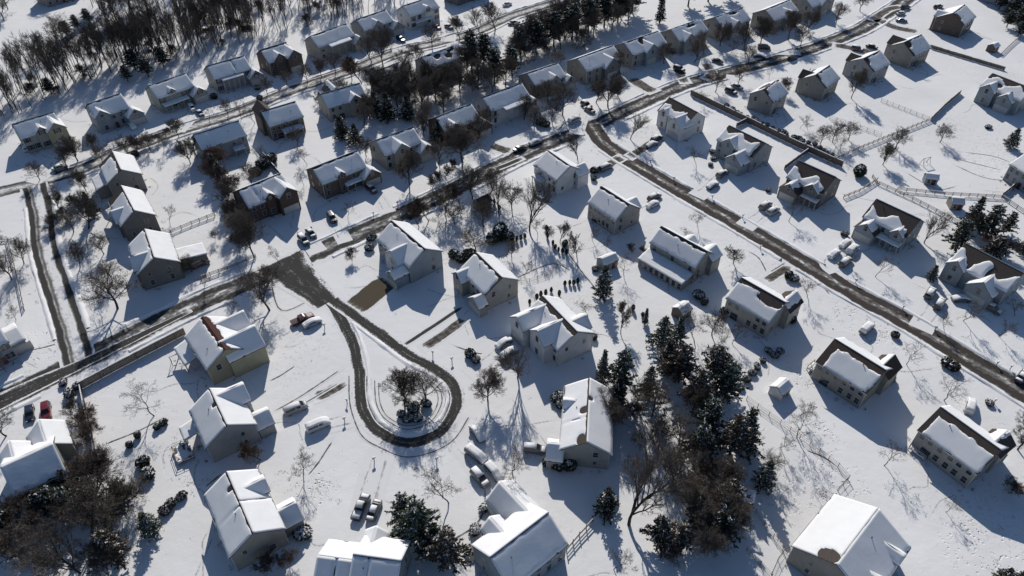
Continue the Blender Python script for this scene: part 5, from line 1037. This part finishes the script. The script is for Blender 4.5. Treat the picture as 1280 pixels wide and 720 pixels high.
for a in [  # compact evergreen shrubs
 (625,298,2.4,'round','large dark evergreen shrub',1.1),(615,304,1.9,'round','dark evergreen shrub',1.1),(636,300,1.8,'round','dark evergreen shrub',1.0),(578,326,2.0,'round','dark evergreen shrub'),(587,320,1.8,'brown','brownish evergreen shrub'),(568,322,1.8,'round','dark evergreen shrub'),(1073,219,2.0,'round','round dark green shrub'),(706,307,1.1,'round','round topiary shrub'),(744,338,1.0,'roundsnow','snowy shrub'),
 (465,300,1.4,'roundsnow','snow-crusted shrub'),(462,312,1.4,'roundsnow','snow-crusted shrub'),(676,156,1.9,'brown','bushy dark shrub'),(683,158,1.6,'brown','bushy dark shrub'),(890,191,1.1,'heap','snow-heaped shrub'),(892,199,1.1,'heap','snow-heaped shrub'),(888,207,1.0,'heap','snow-heaped shrub'),(743,216,1.4,'round','dark shrub'),(742,225,1.3,'roundsnow','snow-crusted shrub'),(595,414+38,1.2,'roundsnow','snow-edged shrub'),
 (588,445,1.5,'brown','dark oval shrub'),(1182,455,1.5,'brown','low dark shrub'),(1190,461,1.4,'brown','low dark shrub'),(1118,421,1.2,'brown','low dark shrub'),(517,512,1.6,'roundsnow','snow-dusted island shrub'),(533,507,1.2,'roundsnow','snow-dusted island shrub'),(522,525,1.2,'roundsnow','snow-dusted island shrub'),(511,526,1.3,'roundsnow','snow-dusted island shrub'),(502,520,1.2,'roundsnow','snow-dusted island shrub'),
 (379,668,1.7,'heap','snow-buried round shrub'),(88,494,1.6,'heap','snow-buried shrub'),(80,480,1.2,'heap','snow-buried shrub'),(98,484,1.1,'roundsnow','snow-crusted shrub'),(180,580,1.7,'brown','mottled brown shrub'),(186,595,1.5,'roundsnow','snow-patched shrub'),(163,558,.9,'round','small dark shrub'),(173,546,.9,'round','small dark shrub'),(205,530,1.0,'round','dark garden shrub'),(197,536,.8,'round','dark garden shrub'),
 (207,640,1.2,'brown','brown shrub'),(214,632,1.1,'brown','brown shrub'),(228,622,1.0,'brown','brown shrub'),(594,664,1.3,'heap','snow-buried shrub'),(588,690,1.4,'heap','snow-buried shrub'),(608,636,1.4,'heap','snow-buried shrub'),(697,499,1.6,'roundsnow','oval snow-flecked shrub'),(700,508,1.3,'roundsnow','oval snow-flecked shrub'),(682,580,1.0,'round','dark foundation shrub'),(697,584,1.5,'round','dark foundation shrub'),(712,585,1.3,'round','dark foundation shrub'),
 (742,424,1.1,'round','dark foundation shrub'),(873,372,1.5,'roundsnow','white-crested dark shrub'),(880,380,1.3,'round','dark shrub'),(992,350,1.6,'heap','snow-mottled dark shrub'),(985,347,1.3,'round','dark shrub'),(905,392,1.2,'round','dark hedge shrub'),(960,440,1.0,'roundsnow','snow-specked hedge shrub'),(968,446,1.0,'roundsnow','snow-specked hedge shrub'),(975,440,1.0,'roundsnow','snow-specked hedge shrub'),(953,452,1.0,'roundsnow','snow-specked hedge shrub'),(946,460,1.0,'roundsnow','snow-specked hedge shrub'),(940,468,1.0,'roundsnow','snow-specked hedge shrub'),
 (933,476,1.0,'roundsnow','snow-specked hedge shrub'),(925,484,1.0,'roundsnow','snow-specked hedge shrub'),(990,403,1.1,'round','small dark shrub'),(1112,474,1.2,'round','small dark shrub'),(1010,247,1.1,'heap','snow-topped shrub'),(960,239,1.1,'heap','snow-topped shrub'),(1055,294,1.2,'heap','snow-topped shrub'),(1236,505,1.0,'heap','snow-topped shrub'),
 (350,170,1.5,'round','dark green shrub'),(330,210,2.2,'round','dark green shrub'),(340,203,2.0,'round','dark green shrub'),(320,218,2.0,'brown','brown shrub'),(500,215,1.4,'brown','brown shrub'),(170,195,1.5,'brown','brown shrub'),(316,105,1.3,'roundsnow','snow-specked shrub'),(322,112,1.2,'roundsnow','snow-specked shrub'),(268,123,1.4,'brown','brown shrub'),(325,125,1.4,'brown','brown shrub'),(447,32,1.5,'heap','snow-buried shrub'),
 (806,60,1.0,'heap','snow-topped shrub'),(770,98,1.2,'brown','brown shrub'),(840,66,1.3,'brown','brown shrub'),(1235,160,1.2,'heap','snow-topped shrub'),(1246,545,1.2,'heap','snow-topped shrub'),(520,268,1.6,'round','dark evergreen shrub'),(512,272,1.4,'round','dark evergreen shrub'),(495,285,1.0,'roundsnow','snow-crusted shrub'),(255,525,1.0,'heap','snow-topped shrub')]:
    shrub(a[0], a[1], a[2], a[3], a[4], a[5] if len(a) > 5 else 1.0)
COLS = [(641,305),(646,302),(651,300),(656,298),(683,288),(684,297),(691,307),(694,311),(698,315),(703,316),(708,318),(662,380),(671,374),(676,371),(682,369),(689,365),(706,357),(712,356),(717,356),(722,354),(699,370),(791,388),(803,396),(624,262),(618,255)]
for k, (u, v) in enumerate(COLS): shrub(u, v, .85, 'column', 'columnar evergreen', 1.0, 'columnar garden evergreens', 'columnar_shrub')
# hedge bushes with snow along the long board fence
for k in range(22):
    t = (k + .5) / 22; u, v = 905 + (1045 - 905) * t, 134 + (196 - 134) * t
    shrub(u + random.uniform(-2, 2), v + random.uniform(-2, 1), random.uniform(.8, 1.2), 'roundsnow', '', .9, 'snowy shrubs along the long board fence', label='small snow-dusted shrub in the row along the long dark board fence')
# ------------------------------------------------------------------ the woods at the top left
def inpoly(x, y, P):
    c = False; j = len(P) - 1
    for i in range(len(P)):
        if (P[i][1] > y) != (P[j][1] > y) and x < (P[j][0] - P[i][0]) * (y - P[i][1]) / (P[j][1] - P[i][1]) + P[i][0]: c = not c
        j = i
    return c
WOODS = [([(-40,185),(8,150),(60,128),(135,92),(165,100),(120,70),(60,95),(0,118),(-50,140)], 70, 'bare forest tree in the strip of woods behind the cream and pale blue houses'),
         ([(150,85),(250,72),(330,48),(300,25),(230,40),(170,60),(120,70)], 72, 'bare forest tree in the woods behind the green and long stepped-roof houses'),
         ([(330,48),(400,30),(480,10),(520,-5),(470,-25),(380,-5),(310,15),(240,38)], 72, 'bare forest tree in the woods behind the dark brick and four-columned houses'),
         ([(170,58),(250,32),(330,5),(420,-22),(420,-60),(300,-45),(200,-20),(140,10),(130,45)], 62, 'bare forest tree deep in the woods along the top edge'),
         ([(120,20),(160,-5),(200,-35),(140,-45),(95,-25)], 14, 'bare forest tree where the woods meet the open field')]
rng = random.Random(99)
for P, n, lab in WOODS:
    k = 0; us = [p[0] for p in P]; vs = [p[1] for p in P]; tries = 0
    while k < n and tries < 5000:
        tries += 1; u, v = rng.uniform(min(us), max(us)), rng.uniform(min(vs), max(vs))
        if not inpoly(u, v, P): continue
        bare(u, v, rng.uniform(13, 19), rng.choice(('forest', 'forest', 'forest2', 'forest3')), grp='bare forest trees', spread=rng.uniform(.75, 1.1), label=lab, name='forest_tree'); k += 1
# the rest of the woods, past the three hundred nearest: one mass of slender trunks
light = [bare_meshes(seed=40 + q, h=10, limbs=9, start=.4, ang=(15, 38), reach=.36, sub=(4, 3), r0=.10, jit=.08, tw=.014) for q in range(4)]
mm = MB(); k = 0
while k < 330:
    P, n, lab = WOODS[rng.choice((0, 1, 1, 2, 2, 3, 3, 3))]; us = [p[0] for p in P]; vs = [p[1] for p in P]; u, v = rng.uniform(min(us) - 10, max(us)), rng.uniform(min(vs) - 20, max(vs))
    if not (inpoly(u, v, P) or inpoly(u, v + 12, P)): continue
    p = G(u, v); s_ = rng.uniform(1.1, 1.8); a = rng.random() * 6.28; ca, sa = math.cos(a) * s_ * .9, math.sin(a) * s_ * .9
    for part in light[k % 4]: mm.add([(p.x + ca * x - sa * y, p.y + sa * x + ca * y, z * s_) for x, y, z in part.v], part.f)
    k += 1
tag(mm.build('woods', TWIGD), kind='stuff')
for P, n, lab in WOODS[:4]:
    k = 0; us = [p[0] for p in P]; vs = [p[1] for p in P]
    while k < 13:
        u, v = rng.uniform(min(us), max(us)), rng.uniform(min(vs), max(vs))
        if inpoly(u, v, P): bare(u, v, rng.uniform(2.5, 5), rng.choice(('brushd', 'brushd', 'brushp')), grp='undergrowth shrubs of the woods', spread=1.3, label=lab.replace('forest tree', 'brushy undergrowth shrub'), cat='shrub', name='bare_shrub'); k += 1
for u, v, h, var in [(82,58,12,'wide'),(175,75,13,'wide2'),(50,75,10,'wide'),(10,12,10,'wide'),(60,8,8,'wide'),(52,4,8,'wide2'),(145,25,14,'dense'),(165,15,14,'dense'),(125,12,14,'dense'),(185,10,14,'dense'),(5,25,12,'dense')]:
    bare(u, v, h, var, 'bare tree at the woodland edge')
# ------------------------------------------------------------------ labels that need the neighbours' names
def near_houses(u, v):
    return sorted(HOUSES, key=lambda h: math.hypot(h['px'][0] - u, (h['px'][1] - v) * 1.4))
used = {}
for o, look, (u, v) in PENDING:
    hs = near_houses(u, v); a, b = hs[0], hs[1]
    cand = []
    da, db = math.hypot(a['px'][0] - u, a['px'][1] - v), math.hypot(b['px'][0] - u, b['px'][1] - v)
    dy = v - a['px'][1]
    art = lambda s: 'the ' + s
    if da < 60 and db > 1.5 * da: cand.append(f"{look} {'in front of' if dy > 8 else 'behind' if dy < -4 else 'beside'} {art(a['tag'])}")
    cand.append(f"{look} between {art(a['tag'])} and {art(b['tag'])}")
    cand = [c for c in cand if len(c.split()) <= 13] or [f"{look} near {art(a['tag'])}"]
    used.setdefault(cand[0], []).append((o, u, v))
ORD = ['first', 'second', 'third', 'fourth', 'fifth', 'sixth', 'seventh', 'eighth', 'ninth', 'tenth', 'eleventh', 'twelfth']
for lab, L in used.items():
    if len(L) == 1: L[0][0]['label'] = lab; continue
    L.sort(key=lambda t: t[1])
    if len(L) == 2:
        w = ('leftmost', 'rightmost') if abs(L[0][1] - L[1][1]) > 3 else ('upper', 'lower')
        if w[0] == 'upper': L.sort(key=lambda t: t[2])
        for t, q in zip(L, w): t[0]['label'] = q + ' ' + lab
    else:
        for i, t in enumerate(L): t[0]['label'] = (ORD[i] if i < 12 else 'last') + ' ' + lab + ' from the left' if len(lab.split()) < 12 else ORD[min(i, 11)] + ' ' + lab
# ------------------------------------------------------------------ camera, sky, sun
cd = bpy.data.cameras.new('camera'); cam = bpy.data.objects.new('camera', cd); COL.objects.link(cam)
cd.sensor_width = 36; cd.lens = 36 * FOC / 1280; cd.clip_start = 1; cd.clip_end = 9000
cam.location = (0, 0, ALT); cam.rotation_euler = (math.pi / 2 - PITCH, 0, 0); sc.camera = cam
EL, AZ = RAD(31), math.atan2(.995, -.105)     # the sun stands beyond the far end of the view
ld = bpy.data.lights.new('sun', 'SUN'); ld.energy = 3.85; ld.angle = RAD(.53); ld.color = (1, .94, .85)
sun = bpy.data.objects.new('sun', ld); COL.objects.link(sun)
sd = Vector((math.cos(EL) * math.cos(AZ), math.cos(EL) * math.sin(AZ), math.sin(EL)))
sun.rotation_euler = sd.to_track_quat('Z', 'Y').to_euler(); sun.location = (0, 200, 150)
w = bpy.data.worlds.new('World'); sc.world = w; w.use_nodes = True; nt = w.node_tree
sky = nt.nodes.new('ShaderNodeTexSky'); sky.sky_type = 'NISHITA'; sky.sun_disc = False; sky.sun_elevation = EL
sky.sun_rotation = math.pi / 2 - AZ; sky.air_density = 1.0; sky.dust_density = .4; sky.ozone_density = 4.0; sky.altitude = 100
bg = nt.nodes['Background']; bg.inputs['Strength'].default_value = .066; nt.links.new(sky.outputs['Color'], bg.inputs['Color'])
sc.view_settings.view_transform = 'Standard'; sc.view_settings.look = 'None'; sc.view_settings.exposure = 0.06; sc.view_settings.gamma = 1
sc.render.engine = 'CYCLES'; sc.cycles.max_bounces = 5; sc.cycles.diffuse_bounces = 3; sc.cycles.transparent_max_bounces = 4
